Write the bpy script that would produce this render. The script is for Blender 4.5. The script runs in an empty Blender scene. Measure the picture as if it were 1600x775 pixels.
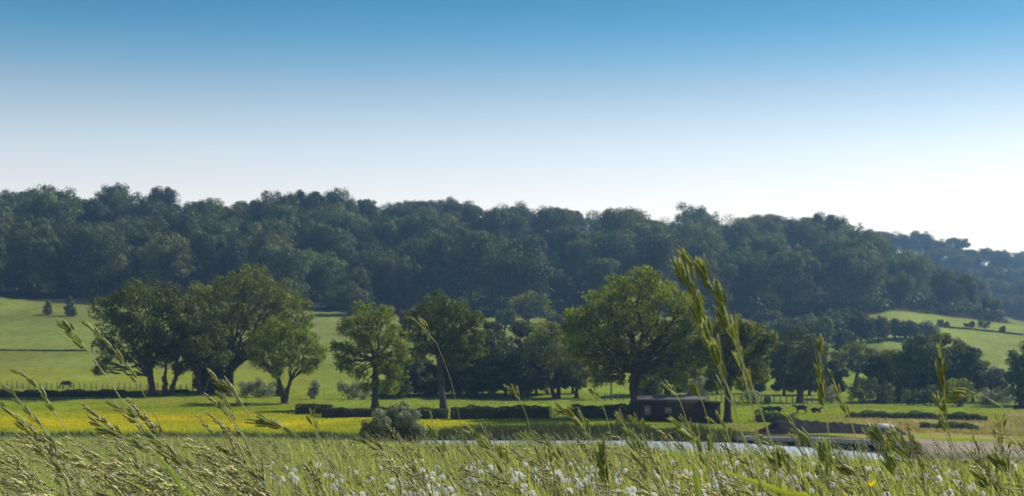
import bpy, bmesh, math, random
import numpy as np
from mathutils import Vector, Matrix

R = math.radians
rng = np.random.default_rng(11)
random.seed(11)
scene = bpy.context.scene
COL = scene.collection

# ------------------------------------------------------------------ camera
F = 2537.0          # focal length in photograph pixels (1600 wide)
HY = 612.0          # row of the true horizon in the photograph
cam_d = bpy.data.cameras.new("camera")
cam = bpy.data.objects.new("camera", cam_d); COL.objects.link(cam)
cam_d.sensor_fit = 'HORIZONTAL'; cam_d.sensor_width = 36.0
cam_d.lens = F / 1600.0 * 36.0
cam_d.shift_y = (HY - 387.5) / 1600.0
cam_d.clip_start = 0.05; cam_d.clip_end = 20000
cam.location = (0, 0, 0); cam.rotation_euler = (R(90), 0, 0)
cam_d.dof.use_dof = True; cam_d.dof.focus_distance = 3.2; cam_d.dof.aperture_fstop = 22.0
scene.camera = cam

# ------------------------------------------------------------------ world and sun
SUN_AZ = R(57)      # right of the view direction
SUN_EL = R(43)
world = bpy.data.worlds.new("World"); scene.world = world
world.use_nodes = True
nt = world.node_tree; nt.nodes.clear()
out = nt.nodes.new('ShaderNodeOutputWorld'); bg = nt.nodes.new('ShaderNodeBackground')
sky = nt.nodes.new('ShaderNodeTexSky'); sky.sky_type = 'NISHITA'; sky.sun_disc = False
sky.sun_elevation = SUN_EL; sky.sun_rotation = SUN_AZ
sky.altitude = 50; sky.air_density = 1.0; sky.dust_density = 0.25; sky.ozone_density = 1.5
bg.inputs['Strength'].default_value = 0.10
tc = nt.nodes.new('ShaderNodeTexCoord'); sp = nt.nodes.new('ShaderNodeSeparateXYZ')
ramp = nt.nodes.new('ShaderNodeValToRGB'); mul = nt.nodes.new('ShaderNodeMix')
mul.data_type = 'RGBA'; mul.blend_type = 'MULTIPLY'; mul.inputs[0].default_value = 1.0
nt.links.new(tc.outputs['Generated'], sp.inputs[0])
mr = nt.nodes.new('ShaderNodeMapRange'); mr.inputs[1].default_value = 0.0; mr.inputs[2].default_value = 1.0
nt.links.new(sp.outputs['Z'], mr.inputs[0]); nt.links.new(mr.outputs[0], ramp.inputs[0])
# air colour by height above the horizon (sin of elevation), carried on to the zenith
SKY_GRADE = [(0.0, (2.489, 1.743, 1.323)), (0.0988, (2.44, 1.709, 1.297)), (0.1143, (2.287, 1.647, 1.285)), (0.1309, (2.075, 1.532, 1.247)), (0.1451, (1.885, 1.463, 1.197)), (0.1603, (1.561, 1.31, 1.103)), (0.1803, (1.121, 1.067, 0.962)), (0.1978, (0.67, 0.892, 0.894)), (0.2163, (0.358, 0.726, 0.807)), (0.2338, (0.223, 0.608, 0.709)), (0.3, (0.183, 0.548, 0.688)), (1.0, (0.183, 0.548, 0.688))]
els = ramp.color_ramp.elements
while len(els) > 1: els.remove(els[-1])
els[0].position = SKY_GRADE[0][0]; els[0].color = SKY_GRADE[0][1] + (1,)
for p_, c_ in SKY_GRADE[1:]:
    e = els.new(p_); e.color = c_ + (1,)
nt.links.new(sky.outputs[0], mul.inputs[6]); nt.links.new(ramp.outputs[0], mul.inputs[7])
nt.links.new(mul.outputs[2], bg.inputs[0]); nt.links.new(bg.outputs[0], out.inputs[0])

sun_d = bpy.data.lights.new("sun", 'SUN'); sun = bpy.data.objects.new("sun", sun_d); COL.objects.link(sun)
sun_d.energy = 5.0; sun_d.angle = R(0.55); sun_d.color = (1.0, 0.93, 0.80)
sdir = Vector((math.sin(SUN_AZ) * math.cos(SUN_EL), math.cos(SUN_AZ) * math.cos(SUN_EL), math.sin(SUN_EL)))
sun.rotation_euler = (-sdir).to_track_quat('-Z', 'Y').to_euler()
sun.location = (60, 40, 90)

vs = scene.view_settings
vs.view_transform = 'Standard'; vs.look = 'None'; vs.exposure = 0.25; vs.gamma = 1.0
scene.cycles.max_bounces = 6; scene.cycles.diffuse_bounces = 3; scene.cycles.transmission_bounces = 4
scene.cycles.glossy_bounces = 2; scene.cycles.volume_bounces = 0; scene.cycles.transparent_max_bounces = 4
scene.cycles.use_adaptive_sampling = True; scene.cycles.adaptive_threshold = 0.02

# ------------------------------------------------------------------ small helpers
def tag(o, label=None, cat=None, group=None, kind=None):
    if label: o['label'] = label
    if cat: o['category'] = cat
    if group: o['group'] = group
    if kind: o['kind'] = kind
    return o

def link(name, data, parent=None):
    o = bpy.data.objects.new(name, data); COL.objects.link(o)
    if parent is not None: o.parent = parent
    return o

def fast_mesh(name, V, faces, mats, col=None, smooth=False):
    """V (n,3); faces = list of (m,k) index arrays; col = per-vertex rgb"""
    me = bpy.data.meshes.new(name)
    V = np.ascontiguousarray(V, dtype=np.float32)
    faces = [np.asarray(f, dtype=np.int32) for f in faces if len(f)]
    loops = np.concatenate([f.ravel() for f in faces])
    sizes = np.concatenate([np.full(len(f), f.shape[1], dtype=np.int32) for f in faces])
    starts = np.concatenate([[0], np.cumsum(sizes)[:-1]]).astype(np.int32)
    me.vertices.add(len(V)); me.vertices.foreach_set('co', V.ravel())
    me.loops.add(len(loops)); me.loops.foreach_set('vertex_index', loops)
    me.polygons.add(len(sizes)); me.polygons.foreach_set('loop_start', starts)
    try: me.polygons.foreach_set('loop_total', sizes)
    except Exception: pass
    if smooth: me.polygons.foreach_set('use_smooth', np.ones(len(sizes), dtype=bool))
    if col is not None:
        a = me.color_attributes.new('tint', 'FLOAT_COLOR', 'POINT')
        c4 = np.ones((len(V), 4), dtype=np.float32); c4[:, :3] = col
        a.data.foreach_set('color', c4.ravel())
    me.update(calc_edges=True)
    for m in (mats if isinstance(mats, (list, tuple)) else [mats]): me.materials.append(m)
    return me

class Geo:
    """collects arrays into one mesh"""
    def __init__(s): s.V = []; s.F = {}; s.C = []; s.n = 0
    def add(s, V, faces, col=(1, 1, 1)):
        V = np.asarray(V, dtype=np.float64).reshape(-1, 3)
        for f in faces:
            f = np.asarray(f, dtype=np.int64)
            if len(f) == 0: continue
            s.F.setdefault(f.shape[1], []).append(f + s.n)
        c = np.asarray(col, dtype=np.float64)
        s.C.append(np.broadcast_to(c, (len(V), 3)) if c.ndim == 1 else c)
        s.V.append(V); s.n += len(V)
    def mesh(s, name, mats, smooth=False):
        return fast_mesh(name, np.concatenate(s.V), [np.concatenate(f) for f in s.F.values()], mats,
                         np.concatenate(s.C), smooth)

def box(g, c, d, col=(1, 1, 1), rz=0.0):
    x, y, z = np.array(d) / 2.0
    V = np.array([(sx * x, sy * y, sz * z) for sz in (-1, 1) for sy in (-1, 1) for sx in (-1, 1)], dtype=float)
    if rz:
        cr, sr = math.cos(rz), math.sin(rz)
        V = np.stack([V[:, 0] * cr - V[:, 1] * sr, V[:, 0] * sr + V[:, 1] * cr, V[:, 2]], 1)
    V = V + np.array(c)
    g.add(V, [[(0, 2, 3, 1), (4, 5, 7, 6), (0, 1, 5, 4), (2, 6, 7, 3), (0, 4, 6, 2), (1, 3, 7, 5)]], col)

def tube(g, P, rad, n=6, col=(1, 1, 1), cap=True):
    P = np.asarray(P, dtype=float); k = len(P); rad = np.broadcast_to(np.asarray(rad, float), (k,))
    T = np.gradient(P, axis=0); T /= (np.linalg.norm(T, axis=1)[:, None] + 1e-12)
    ref = np.array([0.31, 0.77, 0.2]) if abs(T[0] @ np.array([0.31, 0.77, 0.2])) < 0.7 else np.array([1.0, 0, 0])
    A = np.cross(T, ref); A /= (np.linalg.norm(A, axis=1)[:, None] + 1e-12); B = np.cross(T, A)
    th = np.arange(n) / n * 2 * math.pi
    V = P[:, None] + rad[:, None, None] * (np.cos(th)[None, :, None] * A[:, None] + np.sin(th)[None, :, None] * B[:, None])
    i = np.arange(k - 1)[:, None] * n; j = np.arange(n)[None]; j2 = (j + 1) % n
    Fq = np.stack([i + j, i + j2, i + n + j2, i + n + j], -1).reshape(-1, 4)
    g.add(V.reshape(-1, 3), [Fq], col)
    if cap and n > 2:
        m = s0 = g.n - k * n
        g.F.setdefault(n, []).append(np.array([[m + (k - 1) * n + q for q in range(n)]]))
        g.F.setdefault(n, []).append(np.array([[m + q for q in reversed(range(n))]]))

def smooth_path(P, n):
    """Catmull-Rom through the points"""
    P = np.asarray(P, float); Q = np.vstack([2 * P[0] - P[1], P, 2 * P[-1] - P[-2]])
    t = np.linspace(0, len(P) - 1 - 1e-6, n); i = t.astype(int); f = (t - i)[:, None]
    p0, p1, p2, p3 = Q[i], Q[i + 1], Q[i + 2], Q[i + 3]
    return 0.5 * ((2 * p1) + (-p0 + p2) * f + (2 * p0 - 5 * p1 + 4 * p2 - p3) * f * f + (-p0 + 3 * p1 - 3 * p2 + p3) * f ** 3)

# ------------------------------------------------------------------ materials
def new_mat(name):
    m = bpy.data.materials.new(name); m.use_nodes = True; m.node_tree.nodes.clear()
    return m, m.node_tree.nodes, m.node_tree.links

def leaf_mat(name, base, var=0.25, trans=0.45, rough=0.55, gloss=0.025, noise_scale=0.35, warm=(1.25, 1.2, 0.55), objvar=0.3, sat=1.0):
    """thin foliage: diffuse + translucent + a little gloss; natural tone varies leaf to leaf and plant to plant"""
    m, N, L = new_mat(name)
    o = N.new('ShaderNodeOutputMaterial')
    at = N.new('ShaderNodeAttribute'); at.attribute_name = 'tint'
    oi = N.new('ShaderNodeObjectInfo')
    no = N.new('ShaderNodeTexNoise'); no.inputs['Scale'].default_value = noise_scale; no.inputs['Detail'].default_value = 3
    tcn = N.new('ShaderNodeTexCoord'); L.new(tcn.outputs['Object'], no.inputs['Vector'])
    c = N.new('ShaderNodeRGB'); c.outputs[0].default_value = (*base, 1)
    m1 = N.new('ShaderNodeMix'); m1.data_type = 'RGBA'; m1.blend_type = 'MULTIPLY'; m1.inputs[0].default_value = 1
    L.new(c.outputs[0], m1.inputs[6]); L.new(at.outputs['Color'], m1.inputs[7])
    v = N.new('ShaderNodeMapRange'); v.inputs[3].default_value = 1 - var; v.inputs[4].default_value = 1 + var
    v.inputs[1].default_value = 0.3; v.inputs[2].default_value = 0.7
    L.new(no.outputs['Fac'], v.inputs[0])
    v2 = N.new('ShaderNodeMapRange'); v2.inputs[3].default_value = 1 - objvar; v2.inputs[4].default_value = 1 + objvar
    L.new(oi.outputs['Random'], v2.inputs[0])
    mm = N.new('ShaderNodeMath'); mm.operation = 'MULTIPLY'; L.new(v.outputs[0], mm.inputs[0]); L.new(v2.outputs[0], mm.inputs[1])
    hs = N.new('ShaderNodeHueSaturation'); L.new(m1.outputs[2], hs.inputs['Color']); L.new(mm.outputs[0], hs.inputs['Value'])
    hh = N.new('ShaderNodeMapRange'); hh.inputs[3].default_value = 0.5 - 0.06 * objvar - 0.008; hh.inputs[4].default_value = 0.5 + 0.05 * objvar + 0.008
    ha = N.new('ShaderNodeMath'); ha.operation = 'MULTIPLY'; ha.inputs[1].default_value = 7.31; L.new(oi.outputs['Random'], ha.inputs[0])
    hf = N.new('ShaderNodeMath'); hf.operation = 'FRACT'; L.new(ha.outputs[0], hf.inputs[0]); hm = N.new('ShaderNodeMix'); hm.inputs[0].default_value = 0.6 if objvar > 0.05 else 0.0
    L.new(no.outputs['Fac'], hm.inputs[2]); L.new(hf.outputs[0], hm.inputs[3]); L.new(hm.outputs[0], hh.inputs[0]); L.new(hh.outputs[0], hs.inputs['Hue']); hs.inputs['Saturation'].default_value = sat
    d = N.new('ShaderNodeBsdfDiffuse'); t = N.new('ShaderNodeBsdfTranslucent'); gl = N.new('ShaderNodeBsdfGlossy')
    L.new(hs.outputs[0], d.inputs[0])
    tw = N.new('ShaderNodeMix'); tw.data_type = 'RGBA'; tw.blend_type = 'MULTIPLY'; tw.inputs[0].default_value = 1
    tw.inputs[7].default_value = (*warm, 1); L.new(hs.outputs[0], tw.inputs[6]); L.new(tw.outputs[2], t.inputs[0])
    gl.inputs['Roughness'].default_value = rough; gl.inputs[0].default_value = (0.9, 0.9, 0.85, 1)
    x1 = N.new('ShaderNodeMixShader'); x1.inputs[0].default_value = trans; L.new(d.outputs[0], x1.inputs[1]); L.new(t.outputs[0], x1.inputs[2])
    x2 = N.new('ShaderNodeMixShader'); x2.inputs[0].default_value = gloss; L.new(x1.outputs[0], x2.inputs[1]); L.new(gl.outputs[0], x2.inputs[2])
    L.new(x2.outputs[0], o.inputs[0])
    return m

def solid_mat(name, base, rough=0.85, var=0.25, scale=4.0, bump=0.3, spec=0.3, use_tint=False, stretch=(1, 1, 1)):
    m, N, L = new_mat(name)
    o = N.new('ShaderNodeOutputMaterial'); b = N.new('ShaderNodeBsdfPrincipled')
    tcn = N.new('ShaderNodeTexCoord'); mp = N.new('ShaderNodeMapping'); mp.inputs['Scale'].default_value = stretch
    L.new(tcn.outputs['Object'], mp.inputs[0])
    no = N.new('ShaderNodeTexNoise'); no.inputs['Scale'].default_value = scale; no.inputs['Detail'].default_value = 6
    no.inputs['Roughness'].default_value = 0.65
    L.new(mp.outputs[0], no.inputs['Vector'])
    v = N.new('ShaderNodeMapRange'); v.inputs[1].default_value = 0.3; v.inputs[2].default_value = 0.7
    v.inputs[3].default_value = 1 - var; v.inputs[4].default_value = 1 + var; L.new(no.outputs['Fac'], v.inputs[0])
    hs = N.new('ShaderNodeHueSaturation'); L.new(v.outputs[0], hs.inputs['Value'])
    if use_tint:
        at = N.new('ShaderNodeAttribute'); at.attribute_name = 'tint'; L.new(at.outputs['Color'], hs.inputs['Color'])
    else: hs.inputs['Color'].default_value = (*base, 1)
    L.new(hs.outputs[0], b.inputs['Base Color']); b.inputs['Roughness'].default_value = rough
    b.inputs['Specular IOR Level'].default_value = spec
    if bump:
        bp = N.new('ShaderNodeBump'); bp.inputs['Strength'].default_value = bump; L.new(no.outputs['Fac'], bp.inputs['Height'])
        L.new(bp.outputs[0], b.inputs['Normal'])
    L.new(b.outputs[0], o.inputs[0])
    return m

M = {}
M['oak'] = leaf_mat('leaf_oak', (0.104, 0.140, 0.008), trans=0.58, objvar=0.12, warm=(1.85, 1.7, 0.25))
M['oak_dark'] = leaf_mat('leaf_oak_dark', (0.066, 0.090, 0.008), trans=0.48, objvar=0.12, warm=(1.5, 1.5, 0.35))
M['oak_light'] = leaf_mat('leaf_ash', (0.118, 0.145, 0.020), trans=0.5, objvar=0.1, warm=(1.4, 1.3, 0.5))
M['bush'] = leaf_mat('leaf_bush', (0.060, 0.092, 0.030), trans=0.35, objvar=0.2)
M['dim'] = leaf_mat('leaf_dim', (0.082, 0.112, 0.042), trans=0.35, objvar=0.25)
M['grey'] = leaf_mat('leaf_willow', (0.255, 0.290, 0.205), trans=0.35, objvar=0.15, warm=(1.1, 1.1, 0.7))
M['wood'] = leaf_mat('leaf_woodland', (0.088, 0.112, 0.028), trans=0.32, objvar=0.5, noise_scale=0.12)
M['copper'] = leaf_mat('leaf_copper', (0.058, 0.042, 0.028), trans=0.3, objvar=0.2, warm=(1.2, 0.8, 0.6))
M['hedge'] = leaf_mat('leaf_hedge', (0.048, 0.062, 0.022), trans=0.12, objvar=0.15)
M['bark'] = solid_mat('bark', (0.050, 0.041, 0.032), scale=3.0, bump=0.8, var=0.4, stretch=(1, 1, 0.25))
M['grass'] = leaf_mat('blade', (1, 1, 1), trans=0.52, var=0.12, objvar=0.0, gloss=0.04, rough=0.5, noise_scale=1.2, warm=(1.5, 1.5, 0.75))
M['spike'] = leaf_mat('spikelet', (1, 1, 1), trans=0.48, var=0.15, objvar=0.18, gloss=0.05, rough=0.5, noise_scale=60, warm=(1.4, 1.35, 0.7))
M['pappus'] = leaf_mat('pappus', (0.92, 0.92, 0.90), trans=0.6, var=0.05, objvar=0.05, gloss=0.02, warm=(1, 1, 1))
M['timber'] = solid_mat('stained_timber', (0.030, 0.024, 0.020), scale=5, var=0.4, stretch=(0.3, 1, 6), spec=0.1)
M['felt'] = solid_mat('roof_felt', (0.095, 0.10, 0.095), scale=3, var=0.3, spec=0.1)
M['paint'] = solid_mat('white_paint', (0.70, 0.72, 0.70), scale=2, var=0.12, bump=0.05)
M['trim'] = solid_mat('grey_trim', (0.16, 0.17, 0.16), scale=2, var=0.2, bump=0.05)
M['concrete'] = solid_mat('concrete', (0.33, 0.31, 0.28), scale=1.5, var=0.25)
M['post'] = solid_mat('weathered_post', (0.12, 0.10, 0.075), scale=9, var=0.3)
M['wire'] = solid_mat('galvanised_wire', (0.25, 0.25, 0.25), rough=0.5, bump=0)
M['hide'] = solid_mat('cow_hide', (0.022, 0.018, 0.016), rough=0.7, scale=2, bump=0.1)
M['soil'] = solid_mat('dark_soil', (0.019, 0.018, 0.019), scale=1.2, var=0.5, bump=1.0, spec=0.03)

mg, N, L = new_mat('window_glass')
o_ = N.new('ShaderNodeOutputMaterial'); b_ = N.new('ShaderNodeBsdfPrincipled'); b_.inputs['Base Color'].default_value = (0.20, 0.24, 0.22, 1)
b_.inputs['Roughness'].default_value = 0.12; b_.inputs['Specular IOR Level'].default_value = 0.8; L.new(b_.outputs[0], o_.inputs[0]); M['glass'] = mg

# water
mw, N, L = new_mat('river_water')
o_ = N.new('ShaderNodeOutputMaterial'); b_ = N.new('ShaderNodeBsdfPrincipled')
b_.inputs['Base Color'].default_value = (0.10, 0.13, 0.135, 1); b_.inputs['Roughness'].default_value = 0.42
b_.inputs['IOR'].default_value = 1.33; b_.inputs['Specular IOR Level'].default_value = 1.0
tcn = N.new('ShaderNodeTexCoord'); n1 = N.new('ShaderNodeTexNoise'); n1.inputs['Scale'].default_value = 1.6; n1.inputs['Detail'].default_value = 5
mp = N.new('ShaderNodeMapping'); mp.inputs['Scale'].default_value = (0.6, 1.0, 1); L.new(tcn.outputs['Object'], mp.inputs[0]); L.new(mp.outputs[0], n1.inputs['Vector'])
bp = N.new('ShaderNodeBump'); bp.inputs['Strength'].default_value = 1.0; bp.inputs['Distance'].default_value = 0.35
L.new(n1.outputs['Fac'], bp.inputs['Height']); L.new(bp.outputs[0], b_.inputs['Normal'])
gs = N.new('ShaderNodeBsdfGlossy'); gs.inputs['Roughness'].default_value = 0.5; gs.inputs[0].default_value = (0.92, 0.95, 0.97, 1); L.new(bp.outputs[0], gs.inputs['Normal'])
ms = N.new('ShaderNodeMixShader'); ms.inputs[0].default_value = 0.62; L.new(b_.outputs[0], ms.inputs[1]); L.new(gs.outputs[0], ms.inputs[2])
L.new(ms.outputs[0], o_.inputs[0]); M['water'] = mw

# ground: albedo by land use (vertex attribute) broken up by noise
mgd, N, L = new_mat('ground_cover')
o_ = N.new('ShaderNodeOutputMaterial'); at = N.new('ShaderNodeAttribute'); at.attribute_name = 'tint'
tcn = N.new('ShaderNodeTexCoord')
def gnoise(sc, det, stretch):
    mp = N.new('ShaderNodeMapping'); mp.inputs['Scale'].default_value = stretch; L.new(tcn.outputs['Object'], mp.inputs[0])
    n = N.new('ShaderNodeTexNoise'); n.inputs['Scale'].default_value = sc; n.inputs['Detail'].default_value = det; n.inputs['Roughness'].default_value = 0.6
    L.new(mp.outputs[0], n.inputs['Vector']); return n
na = gnoise(0.03, 5, (1, 0.6, 1)); nb = gnoise(0.5, 6, (1, 0.5, 1)); nc = gnoise(6.0, 3, (1, 1, 1))
def mr_(n, lo, hi, a=0.3, b=0.7):
    v = N.new('ShaderNodeMapRange'); v.inputs[1].default_value = a; v.inputs[2].default_value = b; v.inputs[3].default_value = lo; v.inputs[4].default_value = hi
    L.new(n.outputs['Fac'], v.inputs[0]); return v
va, vb, vc = mr_(na, 0.74, 1.26), mr_(nb, 0.76, 1.24), mr_(nc, 0.8, 1.2)
q1 = N.new('ShaderNodeMath'); q1.operation = 'MULTIPLY'; L.new(va.outputs[0], q1.inputs[0]); L.new(vb.outputs[0], q1.inputs[1])
q2 = N.new('ShaderNodeMath'); q2.operation = 'MULTIPLY'; L.new(q1.outputs[0], q2.inputs[0]); L.new(vc.outputs[0], q2.inputs[1])
hs = N.new('ShaderNodeHueSaturation'); L.new(at.outputs['Color'], hs.inputs['Color']); L.new(q2.outputs[0], hs.inputs['Value'])
vh = mr_(na, 0.488, 0.508); L.new(vh.outputs[0], hs.inputs['Hue'])
d_ = N.new('ShaderNodeBsdfDiffuse'); L.new(hs.outputs[0], d_.inputs[0])
bp = N.new('ShaderNodeBump'); bp.inputs['Strength'].default_value = 0.8; bp.inputs['Distance'].default_value = 0.25; L.new(nb.outputs['Fac'], bp.inputs['Height'])
L.new(bp.outputs[0], d_.inputs['Normal']); L.new(d_.outputs[0], o_.inputs[0]); M['ground'] = mgd

# ------------------------------------------------------------------ terrain
WATER = -5.5
UC = np.array([-400, 0, 200, 450, 600, 700, 800, 860, 985, 1080, 1150, 1240, 1300, 1340, 1400, 1450, 1500, 1550, 1600, 1750, 2000], float)
def ucol(us, ys): return np.interp(UC, us, ys)
BANK_Y = ucol([0, 1000, 1150, 1300, 1400, 1450, 1600], [182, 182, 174, 156, 142, 128, 120])      # distance of the far water's edge
ROWS = [   # distance, then ground row in the photograph for each control column
    ('bank', ucol([-400, 450, 620, 780, 1090, 1160, 1300, 1430, 1600, 2000], [684, 684, 683, 669, 669, 682, 686, 700, 714, 716])),
    (210, ucol([-400, 450, 600, 985, 1150, 1300, 1450, 1600], [667, 662, 656, 652, 660, 664, 670, 674])),
    (250, ucol([-400, 450, 1150, 1600], [641, 640, 641, 646])),
    (285, ucol([-400, 200, 450, 1150, 1300, 1600], [614, 615, 624, 627, 631, 632])),
    (340, ucol([-400, 450, 1150, 1300, 1600], [596, 602, 608, 612, 620])),
    (400, ucol([-400, 450, 985, 1300, 1450, 1600], [566, 572, 580, 584, 590, 598])),
    (500, ucol([-400, 450, 985, 1300, 1450, 1600], [512, 525, 538, 540, 540, 555])),
    (600, ucol([-400, 0, 200, 450, 985, 1300, 1400, 1600, 2000], [458, 460, 470, 484, 494, 494, 488, 506, 530])),
    (720, ucol([-400, 0, 450, 985, 1240, 1400, 1500, 1560, 2000], [404, 404, 412, 425, 432, 455, 478, 505, 530])),
    (860, ucol([-400, 0, 100, 200, 350, 470, 610, 700, 860, 950, 1050, 1120, 1240, 1300, 1340, 1400, 1450, 1500, 1550, 1600, 2000],
               [346, 345, 336, 345, 345, 359, 358, 363, 372, 377, 388, 378, 369, 397, 420, 450, 470, 484, 492, 506, 530])),
    (1000, ucol([-400, 860, 1240, 1600, 2000], [400, 420, 430, 508, 530])),
    (1330, ucol([-400, 200, 232, 300, 400, 600, 800, 900, 1000, 1360, 1430, 1500, 1600, 1750, 2000],
                [345, 336, 322, 343, 343, 344, 345, 351, 378, 384, 394, 402, 430, 474, 510])),
    (1700, ucol([-400, 2000], [450, 520])),
    (2400, ucol([-400, 2000], [520, 540])),
]
YG = np.concatenate([np.arange(118, 300, 1.0), np.arange(300, 2405, 5.0)])
ZG = np.zeros((len(UC), len(YG)))
for i in range(len(UC)):
    ys, zs = [118.0, BANK_Y[i] - 1.0], [-6.6, -6.4]
    for d_r, col_ in ROWS:
        d = BANK_Y[i] + 2.5 if d_r == 'bank' else d_r
        ys.append(d); zs.append((HY - col_[i]) / F * d)
    ZG[i] = np.interp(YG, ys, zs)
    k = ZG[i].copy()
    far = YG > 215
    kk = np.convolve(np.pad(k, 6, mode='edge'), np.ones(13) / 13, mode='valid')
    ZG[i][far] = kk[far]
NEAR_Y = np.array([-200, 0, 8, 12, 20, 40, 70, 108, 112, 117, 122.0])
NEAR_R = np.array([-0.9, -0.9, -0.9, -1.0, -1.33, -2.20, -3.45, -4.92, -5.25, -6.0, -6.6])
NEAR_L = np.array([-0.9, -0.9, -0.9, -0.95, -1.12, -1.75, -2.75, -4.05, -4.9, -6.0, -6.6])

def H(X, Y):
    X = np.asarray(X, float); Y = np.asarray(Y, float)
    u = 800 + F * X / np.maximum(Y, 60)
    w = np.clip((u - 900) / 280, 0, 1); w = w * w * (3 - 2 * w)
    near = np.interp(Y, NEAR_Y, NEAR_L) * (1 - w) + np.interp(Y, NEAR_Y, NEAR_R) * w
    near = near + 0.035 * np.sin(X * 0.9 + 1) * np.sin(Y * 0.7) * np.clip((Y - 12) / 20, 0, 1)
    near = near + Y * (9.0 / F) * np.clip((700 - u) / 300, 0, 1) * np.clip((Y - 14) / 20, 0, 1) * np.clip((116 - Y) / 6, 0, 1)
    near = near + Y * (3.5 / F) * np.clip((1080 - u) / 120, 0, 1) * np.clip((Y - 14) / 20, 0, 1) * np.clip((116 - Y) / 6, 0, 1)
    uc = np.clip(u, UC[0], UC[-1]); ui = np.clip(np.searchsorted(UC, uc) - 1, 0, len(UC) - 2)
    fu = (uc - UC[ui]) / (UC[ui + 1] - UC[ui]); fu = fu * fu * (3 - 2 * fu) * 0.5 + fu * 0.5
    Yc = np.clip(Y, YG[0], YG[-1]); yi = np.clip(np.searchsorted(YG, Yc, side='right') - 1, 0, len(YG) - 2)
    fy = (Yc - YG[yi]) / (YG[yi + 1] - YG[yi])
    z = ((ZG[ui, yi] * (1 - fy) + ZG[ui, yi + 1] * fy) * (1 - fu) + (ZG[ui + 1, yi] * (1 - fy) + ZG[ui + 1, yi + 1] * fy) * fu)
    z = z + 0.10 * np.sin(X * 0.21 + Y * 0.05) * np.sin(Y * 0.17 + X * 0.06) * np.clip((Y - 190) / 60, 0, 1) \
          + 1.2 * np.sin(X * 0.021 + 2) * np.sin(Y * 0.017) * np.clip((Y - 400) / 400, 0, 1)
    return np.where(Y < 120, near, z)
def Hs(x, y): return float(H(np.array([x]), np.array([y]))[0])
def row_of(u, Y): return HY - F * Hs((u - 800) / F * Y, Y) / Y
def Yat(u, y, lo=185.0, hi=600.0):
    Ys = np.linspace(lo, hi, 400); Xs = (u - 800) / F * Ys
    r = HY - F * H(Xs, Ys) / Ys
    idx = np.where(r <= y)[0]
    return float(Ys[idx[0]]) if len(idx) else float(Ys[-1])
def P3(u, y, Y): return np.array([(u - 800) / F * Y, Y, (HY - y) / F * Y])
def on_ground(u, Y): x = (u - 800) / F * Y; return np.array([x, Y, Hs(x, Y)])

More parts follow.
